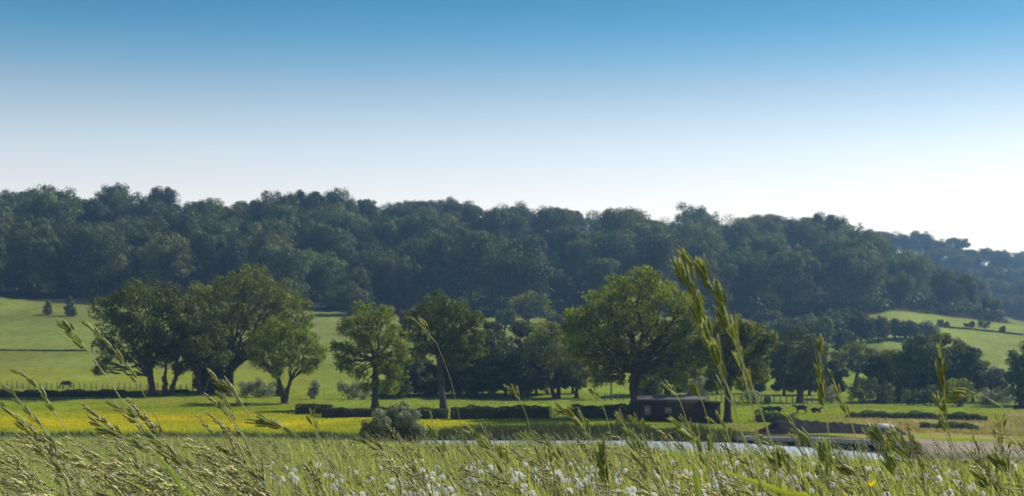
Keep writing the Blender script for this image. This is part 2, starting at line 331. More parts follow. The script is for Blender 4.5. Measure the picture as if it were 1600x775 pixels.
def ground_sheet():
    Ys = np.concatenate([np.arange(-60, 0, 6), np.arange(0, 30, 0.75), np.arange(30, 104, 2), np.arange(104, 300, 0.8), np.arange(300, 620, 3),
                         np.arange(620, 1100, 7), np.arange(1100, 2400, 20)]).astype(float)
    t = np.linspace(-1.75, 1.75, 420)
    X = t[None] * (35 + 0.5 * np.maximum(Ys, 0))[:, None]; Y = np.repeat(Ys[:, None], len(t), 1)
    Z = H(X, Y)
    u = 800 + F * X / np.maximum(Y, 60); r = HY - F * Z / np.maximum(Y, 1)
    wob = 3.0 * np.sin(u * 0.031 + Y * 0.11) + 2.0 * np.sin(u * 0.083 + 1.3)
    c = np.zeros(X.shape + (3,)); c[:] = (0.165, 0.190, 0.045)
    def put(mask, col, soft=None):
        m_ = np.clip(mask, 0, 1)[..., None]; c[:] = c * (1 - m_) + np.array(col) * m_
    def band(v, a, b, s): return np.clip((v - a) / s, 0, 1) * np.clip((b - v) / s, 0, 1)
    nearm = Y < 117
    put((Y > 150) * 1.0, (0.185, 0.225, 0.014))                                   # lower field
    butter = band(r + wob * 0.5, 643, 674, 8) * (1 - np.clip((u - 420) / 420, 0, 1) * 0.85) * (Y > 185) * (u < 1000) * np.clip(0.62 + 0.5 * np.sin(X * 0.22 + 1.2 * np.sin(Y * 0.11)) * np.sin(Y * 0.21 + X * 0.05), 0, 1)
    put(butter * 0.9, (0.42, 0.320, 0.008))
    put(((Y > 262) & (Y <= 420)) * 1.0, (0.195, 0.215, 0.030))
    put((Y > 385) * np.clip((wob + r * 0 + 8) / 3, 0, 1), (0.180, 0.200, 0.045))  # upper pasture, paler
    put(band(Y, 455, 540, 12) * 0.6, (0.165, 0.20, 0.045))
    put(((Y > 260) & (Y < 420) & (u > 500)) * 0.6, (0.17, 0.23, 0.035))
    put((u > 1380) * (Y > 380) * (Y < 600) * 0.9, (0.225, 0.265, 0.060))
    dry = np.clip((u - 1290) / 60, 0, 1) * band(r + 2 * wob, 646, 690, 5) * (Y < 262)
    put(dry * 0.8, (0.250, 0.200, 0.085))
    put((u > 1130) * (u < 1330) * band(r, 663, 676, 4) * (Y < 262), (0.23, 0.19, 0.06))
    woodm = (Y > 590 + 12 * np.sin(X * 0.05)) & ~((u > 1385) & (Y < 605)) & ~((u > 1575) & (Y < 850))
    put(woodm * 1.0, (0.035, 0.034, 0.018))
    by = np.interp(u, UC, BANK_Y)
    put(((Y > 120) & (Y < by + 3.2)) * 1.0, (0.050, 0.044, 0.030))
    put((u > 1150) * (u < 1440) * (Y > 125) * (Y < by + 13 + 2 * np.sin(u * 0.07)) * 0.9, (0.060, 0.052, 0.035))
    beach = np.clip((u - 1415) / 25, 0, 1) * (Y > 116) * np.clip((by + 34 + 4 * np.sin(u * 0.05) - Y) / 4, 0, 1)
    put(beach, (0.27, 0.225, 0.180))
    nT = len(t); i = np.arange(len(Ys) - 1)[:, None] * nT; j = np.arange(nT - 1)[None]
    Fq = np.stack([i + j, i + j + 1, i + nT + j + 1, i + nT + j], -1).reshape(-1, 4)
    V = np.stack([X, Y, Z], -1).reshape(-1, 3)
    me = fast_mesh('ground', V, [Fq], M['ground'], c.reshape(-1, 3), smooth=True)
    tag(link('ground', me), 'rolling pasture and meadow ground rising to a wooded hill', kind='structure')
ground_sheet()

def water_sheet():
    us = np.linspace(-700, 2300, 80); Ys = np.linspace(113, 190, 30)
    U, Y = np.meshgrid(us, Ys); X = (U - 800) / F * Y
    V = np.stack([X, Y, np.full_like(X, WATER)], -1).reshape(-1, 3)
    i = np.arange(29)[:, None] * 80; j = np.arange(79)[None]
    Fq = np.stack([i + j, i + j + 1, i + 80 + j + 1, i + 80 + j], -1).reshape(-1, 4)
    tag(link('river', fast_mesh('river', V, [Fq], M['water'])), 'pale rippled river crossing below the meadow', kind='structure')
water_sheet()

# ------------------------------------------------------------------ foliage
def unit(n):
    v = rng.normal(size=(n, 3)); return v / np.linalg.norm(v, axis=1)[:, None]

def cards(C, Nrm, size, aspect=0.62):
    n = len(C); a = np.cross(Nrm, unit(n)); a /= (np.linalg.norm(a, axis=1)[:, None] + 1e-9); b = np.cross(Nrm, a)
    s = (np.asarray(size) * rng.uniform(0.65, 1.35, n))[:, None] * 0.5
    bend = Nrm * s * 0.25
    V = np.stack([C - a * s, C + b * s * aspect + bend, C + a * s, C - b * s * aspect + bend], 1).reshape(-1, 3)
    return V, np.arange(n * 4).reshape(-1, 4)

def clump_points(c, r, n, flat=0.8, rnd=0.5):
    """leaf centres and normals over a lobe: mostly shell, some inside"""
    d = unit(n); k = np.where(rng.random(n) < 0.75, rng.uniform(0.82, 1.08, n), rng.uniform(0.3, 0.85, n))
    P = c + d * k[:, None] * r * np.array([1, 1, flat])
    Nn = d + rnd * unit(n); Nn[:, 2] += 0.25; Nn /= np.linalg.norm(Nn, axis=1)[:, None]
    return P, Nn

def crown_geo(lobes, leaf, total, flat=0.8, sub=12, subr=0.34, keep_low=1.0):
    """lobes: list of (centre, radius) -> mesh geometry made of leaf clumps gathered on each lobe"""
    g = Geo(); A = sum(r * r for c, r in lobes)
    for c, r in lobes:
        c = np.array(c, float); nl = max(40, int(total * r * r / A)); ds = unit(sub)
        ds[:, 2] = np.where((ds[:, 2] < -0.3) & (rng.random(sub) > keep_low), -ds[:, 2], ds[:, 2])
        cs = [(c, r * 0.42)] + [(c + d * r * 0.74 * np.array([1, 1, flat]), r * subr * rng.uniform(0.7, 1.3)) for d in ds]
        B = sum(q[1] ** 2 for q in cs)
        for cc, rr in cs:
            m = max(6, int(nl * rr * rr / B)); P, Nn = clump_points(cc, rr, m, flat * 0.95)
            V, Fq = cards(P, Nn, leaf)
            t = rng.uniform(0.55, 1.50); hue = rng.uniform(-0.05, 0.05) + 0.16 * (t - 1)
            col = np.repeat(rng.uniform(0.8, 1.2, (m, 1)), 4, 0) * t * np.array([1 + hue, 1.0, 1 - 1.5 * hue])
            g.add(V, [Fq], col)
    return g

def limb_geo(g, p0, p1, r0, r1, sag=0.0, n=7, sides=6, wob=0.05):
    p0 = np.array(p0, float); p1 = np.array(p1, float); Ln = np.linalg.norm(p1 - p0)
    t = np.linspace(0, 1, n)[:, None]
    P = p0 + (p1 - p0) * t; P[:, 2] += (np.sin(t[:, 0] * math.pi) * sag * Ln)
    P[1:-1] += rng.normal(size=(n - 2, 3)) * wob * Ln * 0.35
    tube(g, P, r0 + (r1 - r0) * t[:, 0] ** 0.8, sides)

def place_tree(name, u, y, lobes_px, trunk_px, fork_y, label, cat='tree', mat='oak', group=None, leaf=0.36, total=9000, Y=None,
               lean=0.0, depth=0.55, sub=16, extra=True, lo=185, hi=600, trunks=None, flat=0.85):
    Y = Y or Yat(u, y, lo, hi); base = on_ground(u, Y); s = Y / F
    root = link(name, None); root.location = base
    tag(root, label, cat, group)
    us = [l[0] for l in lobes_px]; halfw = (max(us) - min(us)) / 2 * s + lobes_px[0][2] * s * 0.6
    lobes = []
    y_off = HY - F * base[2] / Y            # the row where this trunk really meets the ground
    for k, l in enumerate(lobes_px):
        dx = (l[0] - u) * s; dz = (y_off - l[1]) * s; r = l[2] * s * 1.2
        side = abs(dx) / (halfw + 1e-6)
        dy = (rng.uniform(-1, 1)) * depth * halfw * math.sqrt(max(0.05, 1 - min(side, 1) ** 2))
        lobes.append((np.array([dx, dy, dz]), r))
        if extra and r > 1.0:
            dy2 = -np.sign(dy + 1e-6) * rng.uniform(0.45, 0.9) * depth * halfw * math.sqrt(max(0.05, 1 - min(side, 1) ** 2))
            lobes.append((np.array([dx * 0.93, dy2, dz - 0.1 * r]), r * 0.85))
    g = crown_geo(lobes, leaf, total * 1.25, sub=sub, flat=flat)
    cr = link('crown', g.mesh('crown', M[mat]), root)
    tg = Geo(); tw = trunk_px * s * 0.5
    stems = trunks or [(0.0, lean, 1.0)]
    fz = (y_off - fork_y) * s
    heads = []
    for (dxp, ln, k) in stems:
        b0 = np.array([dxp * s, rng.uniform(-0.4, 0.4) if len(stems) > 1 else 0, -0.25]); top = b0 + np.array([ln * s, 0, fz + 0.25])
        t = np.linspace(0, 1, 9)[:, None]; P = b0 + (top - b0) * t; P[2:-1, :2] += rng.normal(size=(6, 2)) * tw * 0.12
        rr = tw * k * np.array([1.75, 1.25, 1.05, 1.0, 0.96, 0.93, 0.9, 0.88, 0.9])
        tube(tg, P, rr, 10); heads.append((top, tw * k * 0.85))
    for c, r in lobes:
        hd, hr = min(heads, key=lambda h: np.linalg.norm((h[0] - c)[:2]))
        tgt = c.copy(); tgt[2] -= r * 0.1
        start = hd - np.array([0, 0, rng.uniform(0, 0.12) * max(fz, 0.5)])
        limb_geo(tg, start, tgt, hr * rng.uniform(0.38, 0.62), 0.05, sag=0.06 if tgt[2] > start[2] else 0.12, wob=0.12)
        for q in range(3):
            mid = start + (tgt - start) * rng.uniform(0.45, 0.85)
            limb_geo(tg, mid, c + unit(1)[0] * r * 0.8, hr * 0.2, 0.02, n=5, sides=4, wob=0.1)
    link('trunk', tg.mesh('trunk', M['bark'], smooth=True), root)
    return root

def bush(name, u, y, lobes_px, label, cat='bush', mat='bush', group=None, leaf=0.25, total=3000, Y=None, depth=0.7, lo=185, hi=600, sub=9):
    Y = Y or Yat(u, y, lo, hi); base = on_ground(u, Y); s = Y / F
    root = link(name, None); root.location = base; tag(root, label, cat, group)
    y_off = HY - F * base[2] / Y; lobes = []
    us = [l[0] for l in lobes_px]; hw = (max(us) - min(us)) / 2 * s + lobes_px[0][2] * s * 0.5
    for l in lobes_px:
        c = np.array([(l[0] - u) * s, rng.uniform(-1, 1) * depth * hw * 0.6, max(l[2] * s * 0.55, (y_off - l[1]) * s)])
        lobes.append((c, l[2] * s))
        lobes.append((c * np.array([0.9, -1, 0.72]), l[2] * s * 0.9))
    link('foliage', crown_geo(lobes, leaf, total, sub=sub, subr=0.42, flat=0.95).mesh('foliage', M[mat]), root)
    tg = Geo()
    for c, r in lobes:
        limb_geo(tg, (rng.uniform(-.3, .3), rng.uniform(-.3, .3), -0.15), c, 0.09, 0.02, n=5, sides=5, wob=0.08)
    link('stem', tg.mesh('stem', M['bark'], smooth=True), root)
    return root

# ------------------------------------------------------------------ the parkland trees, each from its own outline
place_tree('oak_tree', 240, 618, [(170, 480, 26), (205, 462, 26), (250, 466, 30), (185, 510, 28), (225, 505, 34), (168, 540, 20), (262, 520, 30), (205, 545, 26), (245, 555, 24), (160, 565, 12), (150, 578, 9)],
           11, 585, 'dark spreading oak at the left end of the clump, low bough over green field', mat='oak_dark', leaf=0.40, total=13000, trunks=[(0, -6, 1.0)])
place_tree('oak_tree', 263, 618, [(270, 470, 24), (290, 500, 26), (262, 545, 20), (300, 540, 24), (280, 575, 12)],
           10, 588, 'dark oak with a forked leaning trunk, second in the left-hand clump', mat='oak_dark', leaf=0.40, total=9000, trunks=[(-2, -4, 0.9), (2, 10, 0.8)])
place_tree('oak_tree', 312, 618, [(318, 490, 28), (330, 530, 26), (305, 560, 18), (345, 560, 16), (295, 515, 20)],
           9, 585, 'slim forked oak between the dark spreading oak and the pale tall ash', mat='oak_dark', leaf=0.38, total=8000, trunks=[(0, -3, 0.9), (4, 12, 0.55)])
place_tree('ash_tree', 359, 612, [(390, 432, 24), (355, 440, 22), (325, 455, 24), (425, 455, 26), (300, 470, 20), (455, 475, 24), (375, 480, 36), (420, 505, 34), (340, 510, 26), (462, 510, 20), (480, 500, 12), (360, 545, 24), (405, 545, 22)],
           13, 578, 'tall pale feathery tree rising highest over the left-hand clump', mat='oak_light', leaf=0.42, total=19000, Y=300)
place_tree('oak_tree', 445, 631, [(440, 512, 22), (470, 518, 20), (412, 525, 20), (490, 540, 17), (445, 550, 26), (405, 560, 15), (480, 572, 15), (430, 580, 12), (500, 560, 10), (395, 545, 12)],
           9, 592, 'small round oak with a forked trunk standing alone right of the left-hand clump', leaf=0.34, total=9500, trunks=[(0, -10, 0.85), (0, 9, 0.7)])
place_tree('oak_tree', 586, 640, [(570, 490, 20), (600, 492, 18), (545, 510, 18), (615, 525, 20), (575, 530, 30), (540, 550, 18), (628, 545, 13), (600, 565, 20), (560, 580, 15), (622, 582, 14), (590, 600, 12), (523, 540, 9), (535, 568, 13), (612, 604, 13), (570, 606, 11), (635, 562, 11)],
           10, 560, 'upright oak with one straight trunk, just right of the gap with the distant domed tree', leaf=0.34, total=11000)
place_tree('oak_tree', 694, 645, [(680, 477, 22), (710, 482, 20), (655, 492, 18), (735, 500, 18), (690, 510, 28), (645, 520, 17), (748, 525, 14), (715, 530, 22), (665, 540, 16), (738, 548, 12), (640, 500, 8), (728, 560, 16), (750, 548, 13), (705, 560, 14), (652, 552, 12), (745, 500, 13)],
           10, 545, 'dark flat-bottomed oak with a thick slanting trunk rising above the clipped hedge', mat='oak_dark', leaf=0.34, total=11000, lean=-10)
place_tree('oak_tree', 990, 652, [(1000, 440, 24), (965, 448, 22), (1035, 455, 24), (935, 468, 22), (1070, 478, 24), (990, 480, 40), (905, 495, 20), (1090, 510, 22), (945, 515, 34), (1040, 520, 38), (915, 530, 22), (890, 488, 9), (985, 545, 22), (1075, 550, 24), (950, 560, 20), (1030, 575, 18), (920, 565, 15), (900, 545, 16), (935, 590, 15), (1060, 590, 16), (1090, 560, 16), (1010, 595, 12), (965, 590, 12), (1100, 535, 14), (895, 520, 16)],
           17, 575, 'largest oak, broad round crown over the dark hut at the river', leaf=0.33, total=26000, trunks=[(0, 3, 1.0)])
place_tree('oak_tree', 1046, 640, [(1050, 520, 22), (1075, 545, 20), (1030, 560, 18), (1085, 580, 14), (1055, 590, 14)],
           8, 580, 'slender tree behind the hut, its crown merging with the largest oak', leaf=0.34, total=6000)
place_tree('oak_tree', 1137, 660, [(1150, 510, 22), (1125, 515, 20), (1175, 520, 20), (1195, 538, 18), (1110, 545, 20), (1150, 550, 26), (1185, 570, 14), (1120, 585, 16), (1205, 525, 9), (1150, 588, 12), (1165, 600, 12), (1110, 600, 11), (1190, 590, 11)],
           11, 575, 'bright oak right of the hut, standing behind the tallest foreground grass head', leaf=0.34, total=11000)
place_tree('parkland_tree', 1250, 630, [(1250, 530, 24), (1225, 550, 22), (1275, 552, 20), (1210, 575, 16), (1250, 580, 26), (1280, 590, 14), (1232, 600, 12)],
           11, 600, 'dark blue-green tree standing over the resting cattle', mat='bush', leaf=0.38, total=8000)
place_tree('parkland_tree', 1336, 605, [(1340, 545, 17), (1318, 555, 14), (1362, 558, 14), (1340, 570, 14), (1372, 568, 8), (1310, 568, 8)],
           6, 582, 'small umbrella-shaped tree with a leaning bare trunk in the right-hand pasture', mat='oak_light', leaf=0.45, total=4500, lean=4)
place_tree('parkland_tree', 868, 622, [(850, 520, 22), (880, 530, 20), (830, 545, 20), (862, 560, 24), (900, 570, 20), (930, 585, 16), (820, 580, 16), (945, 560, 12), (895, 545, 14)],
           8, 590, 'bright green tree with a leaning split trunk between the slanting oak and the largest oak', mat='oak_light', leaf=0.40, total=9500, trunks=[(0, -12, 0.8), (4, 2, 0.9)])
place_tree('parkland_tree', 901, 622, [(905, 560, 18), (885, 575, 16), (925, 545, 16), (900, 590, 12)],
           6, 585, 'young tree with a thin trunk just left of the largest oak', mat='oak_light', leaf=0.40, total=4500)
place_tree('parkland_tree', 770, 622, [(765, 530, 20), (785, 555, 22), (745, 560, 22), (770, 590, 22), (800, 590, 20), (735, 595, 18)],
           7, 600, 'dark bushy tree filling the gap right of the slanting oak', mat='bush', leaf=0.40, total=8000)
place_tree('parkland_tree', 720, 620, [(700, 560, 20), (722, 575, 22), (705, 598, 18), (740, 602, 14)],
           6, 600, 'dense blue-green tree close behind the slanting oak trunk', mat='bush', leaf=0.38, total=6000)
place_tree('parkland_tree', 825, 622, [(820, 600, 16), (838, 590, 14), (812, 560, 18)],
           5, 605, 'small bushy tree under the left side of the bright green tree', mat='bush', leaf=0.38, total=4000)
place_tree('parkland_tree', 655, 620, [(655, 575, 20), (640, 592, 16), (668, 598, 16), (625, 600, 12)],
           6, 605, 'low rounded dark tree between the upright oak and the slanting oak', mat='bush', leaf=0.38, total=5500)
place_tree('parkland_tree', 955, 625, [(955, 590, 8), (948, 578, 8), (963, 575, 9), (958, 560, 8)],
           2.5, 595, 'spindly sapling in the gap left of the largest oak trunk', mat='oak_light', leaf=0.36, total=1200)
# far single trees at the foot of the hill
place_tree('distant_tree', 545, 492, [(545, 455, 16), (530, 466, 14), (563, 464, 14), (545, 474, 16)], 5, 485, 'distant grey-green domed tree in the gap of the tree line', mat='wood', leaf=0.75, total=3500, lo=400)
place_tree('distant_tree', 825, 505, [(825, 468, 15), (805, 475, 13), (847, 474, 14), (825, 484, 15), (795, 490, 9), (858, 488, 9)], 5, 498, 'brownish airy tree far off between the slanting oak and the largest oak', mat='oak_light', leaf=0.8, total=3200, lo=400)
place_tree('distant_tree', 1258, 520, [(1258, 500, 13), (1243, 506, 9), (1272, 506, 9)], 3, 515, 'small pale round tree above the dark blue-green one', mat='wood', leaf=0.7, total=2000, lo=400)
place_tree('distant_tree', 1205, 512, [(1195, 492, 11), (1212, 495, 10), (1180, 497, 8)], 3, 508, 'low grey tree at the foot of the wood above the bright oak', mat='wood', leaf=0.7, total=1800, lo=400)
place_tree('distant_tree', 1320, 525, [(1318, 500, 16), (1300, 506, 13), (1338, 508, 13)], 4, 518, 'wide dark tree at the foot of the wood above the umbrella-shaped tree', mat='wood', leaf=0.7, total=2600, lo=400)
place_tree('distant_tree', 1398, 530, [(1395, 510, 13), (1410, 517, 10), (1380, 517, 10)], 4, 525, 'dark round tree at the left edge of the right-hand field', mat='wood', leaf=0.65, total=2200, lo=380)
place_tree('distant_tree', 1422, 532, [(1422, 512, 11), (1434, 520, 8)], 3, 525, 'narrow dark tree beside the round one at the left edge of the right-hand field', mat='wood', leaf=0.65, total=1800, lo=380)
place_tree('distant_tree', 1452, 530, [(1447, 512, 11), (1460, 518, 9), (1440, 522, 8)], 3, 524, 'grey-green airy tree standing against the bright right-hand field', mat='grey', leaf=0.6, total=1700, lo=380)
place_tree('field_conifer', 75, 492, [(75, 474, 4), (75, 480, 6), (75, 486, 7)], 2, 489, 'smaller of two dark pointed trees high in the left-hand field', mat='wood', leaf=0.55, total=900, Y=None, lo=400)
place_tree('field_conifer', 109, 494, [(109, 466, 4), (109, 474, 6), (110, 482, 8), (110, 488, 8)], 2, 490, 'taller of two dark pointed trees high in the left-hand field', mat='wood', leaf=0.55, total=1400, lo=400)
# second row: dense trees behind the parkland oaks
for (u, y, w, h, lab, mt) in [
    (745, 618, 30, 95, 'tall dark tree behind the right side of the slanting oak', 'dim'),
    (790, 618, 28, 92, 'dark blue-green tree behind the gap right of the slanting oak', 'dim'),
    (838, 617, 26, 100, 'dark tree behind the bright split-trunk tree', 'dim'),
    (665, 617, 26, 62, 'low dark tree seen behind the gap left of the slanting oak', 'dim'),
    (1010, 618, 30, 80, 'dim tree behind the largest oak trunk', 'dim'),
    (1075, 618, 30, 88, 'dim tree behind the slender tree and the hut', 'dim'),
    (1225, 618, 24, 95, 'dim tree just behind the left of the dark blue-green tree', 'dim'),
    (330, 612, 34, 70, 'dim tree behind the middle trunks of the left-hand clump', 'dim'),
    (715, 616, 30, 108, 'dim tall tree directly behind the slanting oak crown', 'dim'),
    (770, 616, 30, 118, 'tallest dim tree, right beside the slanting oak crown', 'dim'),
    (815, 615, 28, 122, 'dim tree whose top stands left of the split-trunk tree', 'dim'),
    (855, 615, 28, 112, 'dim tree right behind the bright split-trunk tree', 'dim'),
    (895, 615, 26, 105, 'dim tree left behind the largest oak crown', 'dim'),
    (625, 616, 26, 66, 'dim tree behind the right side of the upright oak', 'dim'),
    (1120, 616, 28, 95, 'dim tree behind the left side of the bright oak', 'dim'),
    (1175, 616, 26, 85, 'dim tree behind the right side of the bright oak', 'dim'),
    (1040, 616, 28, 100, 'dim tree hidden between the largest oak and its slender neighbour', 'dim'),
    (1265, 618, 24, 90, 'dim tree just behind the right of the dark blue-green tree', 'dim')]:
    k_ = w * 0.8
    place_tree('background_tree', u, y, [(u, y - h + k_ * .8, k_ * .7), (u - w * .6, y - h * .62, k_ * .6), (u + w * .6, y - h * .6, k_ * .6), (u, y - h * .55, k_ * .75),
               (u - w * .5, y - h * .33, k_ * .5), (u + w * .55, y - h * .30, k_ * .5), (u, y - h * .22, k_ * .6), (u - w * .5, y - h * .16, k_ * .4), (u + w * .5, y - h * .15, k_ * .42)], 5, y - 12, lab, mat=mt, leaf=0.5, total=6500, lo=285, group='dim trees behind the parkland oaks')
for (u, y, w, h, lab) in [
    (1155, 540, 22, 44, 'leftmost tree of the dark belt at the hill foot'),
    (1190, 545, 20, 46, 'second tree from left in the dark belt at the hill foot'),
    (1222, 541, 22, 48, 'third tree from left in the dark belt at the hill foot'),
    (1282, 544, 24, 54, 'broad tree of the hill-foot belt above the standing cow'),
    (1300, 530, 20, 50, 'taller tree standing back in the hill-foot belt'),
    (1345, 540, 24, 56, 'broad dark tree of the hill-foot belt above the umbrella-shaped tree'),
    (1372, 534, 20, 44, 'rightmost tree of the hill-foot belt beside the bright field'),
    (1130, 528, 20, 44, 'tree of the hill-foot belt right behind the tallest grass head'),
    (870, 520, 18, 30, 'pale low tree at the hill foot left of the largest oak'),
    (905, 520, 20, 40, 'dark hill-foot tree left above the largest oak flank'),
    (700, 512, 20, 34, 'low hill-foot tree over the slanting oak'),
    (640, 510, 18, 30, 'low hill-foot tree between the upright and slanting oaks'),
    (790, 512, 18, 32, 'low hill-foot tree just left of the brownish airy tree'),
    (1415, 528, 16, 30, 'small tree at the left corner of the bright right-hand field'),
    (1445, 530, 16, 26, 'low tree against the lower edge of the bright right-hand field'),
    (1320, 552, 20, 40, 'hill-foot tree low in front of the belt, left of the umbrella-shaped tree'),
    (1090, 520, 22, 44, 'hill-foot tree right above the largest oak shoulder'),
    (1240, 536, 20, 40, 'front hill-foot tree over the dark blue-green tree')]:
    k_ = w * 0.75
    place_tree('hill_foot_tree', u, y, [(u, y - h + k_ * .8, k_ * .7), (u - w * .5, y - h * .6, k_ * .6), (u + w * .5, y - h * .6, k_ * .6), (u, y - h * .45, k_ * .75), (u - w * .5, y - h * .3, k_ * .5), (u + w * .5, y - h * .3, k_ * .5)],
               4, y - 8, lab, mat='wood', leaf=0.75, total=2600, lo=400, group='trees of the dark belt at the hill foot')
# thicket on the right
for (u, y, lb, lab, mt, tot) in [
    (1405, 628, [(1400, 560, 22), (1420, 580, 22), (1385, 590, 20), (1410, 608, 18)], 'brown-green bushy tree at the left end of the right-hand thicket', 'oak_light', 6000),
    (1445, 628, [(1440, 545, 24), (1460, 565, 24), (1430, 575, 20), (1450, 605, 22)], 'tall rounded tree in the middle of the right-hand thicket', 'bush', 7000),
    (1500, 628, [(1495, 545, 18), (1515, 560, 17), (1480, 562, 18), (1500, 580, 18)], 'dark domed tree against the bright field at the top of the thicket', 'bush', 6500),
    (1540, 628, [(1535, 580, 13), (1552, 592, 13), (1525, 600, 12)], 'greyish low tree right of the dark domed tree', 'grey', 3500)]:
    place_tree('thicket_tree', u, y, lb, 6, 610, lab, mat=mt, leaf=0.38, total=tot, group='trees of the right-hand thicket')
for (u, w, h, Yt, lab, mt) in [
    (1302, 20, 62, 300, 'dim tree in the gap left of the umbrella-shaped tree', 'dim'), (1372, 22, 70, 296, 'dim round tree joining the umbrella-shaped tree to the thicket', 'dim'),
    (1425, 24, 96, 300, 'tallest dim tree at the back of the thicket', 'dim'), (1470, 24, 110, 300, 'dim tree rising behind the middle of the thicket', 'oak_light'),
    (1520, 22, 84, 298, 'dim tree behind the dark domed tree', 'dim'), (1556, 20, 52, 292, 'low dim tree between the thicket and the edge tree', 'grey')]:
    k_ = w * 0.8; y = 622
    place_tree('thicket_tree', u, y, [(u, y - h + k_ * .8, k_ * .7), (u - w * .6, y - h * .65, k_ * .6), (u + w * .6, y - h * .62, k_ * .6), (u, y - h * .5, k_ * .75), (u - w * .6, y - h * .3, k_ * .55),
               (u + w * .6, y - h * .3, k_ * .55), (u, y - h * .2, k_ * .6)], 5, y - 12, lab, mat=mt, leaf=0.42, total=7000, Y=Yt, group='trees of the right-hand thicket')
place_tree('edge_tree', 1596, 634, [(1592, 560, 18), (1608, 580, 24), (1585, 590, 16), (1600, 612, 22), (1625, 550, 26)], 8, 610, 'dark tree cut by the right edge of the picture', mat='bush', leaf=0.36, total=8000)

# ------------------------------------------------------------------ bushes
bush('river_bush', 615, 690, [(588, 660, 21), (612, 655, 25), (641, 662, 22), (622, 640, 16), (600, 676, 20), (652, 678, 15), (576, 676, 14)],
     'silvery round bush on the near river bank in front of the hedge', mat='grey', leaf=0.13, total=20000, Y=107)
bush('river_bush', 447, 700, [(432, 690, 11), (450, 686, 13), (466, 692, 9)], 'small dark bush among the grass heads left of the silvery round bush', mat='bush', leaf=0.13, total=3000, Y=106)
bush('scrub_bush', 400, 622, [(385, 605, 13), (405, 602, 14), (420, 608, 11)], 'grey scrub bush behind the gap left of the small round oak', mat='grey', leaf=0.3, total=2600, Y=290)
bush('scrub_bush', 435, 622, [(430, 607, 11), (442, 610, 9)], 'darker scrub bush behind the small round oak trunk', mat='bush', leaf=0.3, total=1500, Y=295)
bush('scrub_bush', 491, 621, [(491, 603, 10), (488, 612, 9)], 'lone upright grey bush right of the small round oak', mat='grey', leaf=0.28, total=1500, Y=285)
bush('scrub_bush', 545, 622, [(538, 606, 12), (556, 605, 13), (570, 610, 12)], 'grey bush against the left of the upright oak', mat='grey', leaf=0.28, total=2400, Y=285)
bush('scrub_bush', 605, 622, [(595, 606, 14), (615, 604, 15), (632, 606, 13)], 'dark bush behind the upright oak trunk', mat='bush', leaf=0.3, total=2800, Y=288)
bush('scrub_bush', 1020, 625, [(1012, 600, 14), (1025, 595, 15), (1008, 612, 12)], 'dark bush rising behind the left end of the hut roof', mat='bush', leaf=0.3, total=2600, Y=262)
bush('scrub_bush', 1095, 630, [(1090, 590, 18), (1105, 605, 16), (1080, 612, 14)], 'grey-green bush behind the right end of the hut', mat='grey', leaf=0.32, total=3000, Y=285)
bush('scrub_bush', 1172, 628, [(1168, 614, 9), (1180, 618, 8)], 'pale thin bush between the bright oak and the resting cattle', mat='grey', leaf=0.28, total=1100, Y=270)
bush('scrub_bush', 1199, 630, [(1199, 624, 6)], 'small dark clipped bush standing in the pasture behind the cattle', mat='hedge', leaf=0.25, total=700, Y=270)
bush('scrub_bush', 1370, 632, [(1350, 605, 18), (1372, 608, 20), (1335, 615, 14), (1390, 618, 14)], 'bluish scrub bush under the umbrella-shaped tree', mat='bush', leaf=0.32, total=4200, Y=285)
bush('scrub_bush', 1500, 636, [(1490, 608, 17), (1508, 606, 17), (1498, 620, 14)], 'rounded green bush at the foot of the dark domed tree', mat='oak', leaf=0.3, total=3500, Y=278)
bush('scrub_bush', 1545, 634, [(1538, 618, 13), (1556, 616, 13), (1570, 620, 12)], 'grey-brown scrub bush left of the edge tree', mat='grey', leaf=0.3, total=2800, Y=282)
bush('scrub_bush', 1450, 634, [(1435, 618, 14), (1458, 615, 15), (1420, 620, 12)], 'low scrub bush along the front of the right-hand thicket', mat='bush', leaf=0.3, total=3000, Y=280)
bush('scrub_bush', 1300, 632, [(1298, 615, 12), (1288, 620, 9)], 'pale wispy bush right of the dark blue-green tree', mat='grey', leaf=0.28, total=1200, Y=285)
for (u, y, lb, lab) in [(1472, 510, [(1468, 504, 6), (1480, 506, 5)], 'leftmost dark bush of the row across the right-hand field'),
                        (1515, 511, [(1510, 507, 4), (1519, 507, 5)], 'low dark bush second in the row across the right-hand field'),
                        (1537, 512, [(1534, 504, 6), (1543, 506, 5)], 'tallest dark bush of the row across the right-hand field'),
                        (1567, 518, [(1566, 513, 5)], 'rightmost small bush of the row across the right-hand field')]:
    bush('field_bush', u, y, lb, lab, mat='wood', leaf=0.55, total=500, lo=400, group='bushes in a row across the right-hand field')

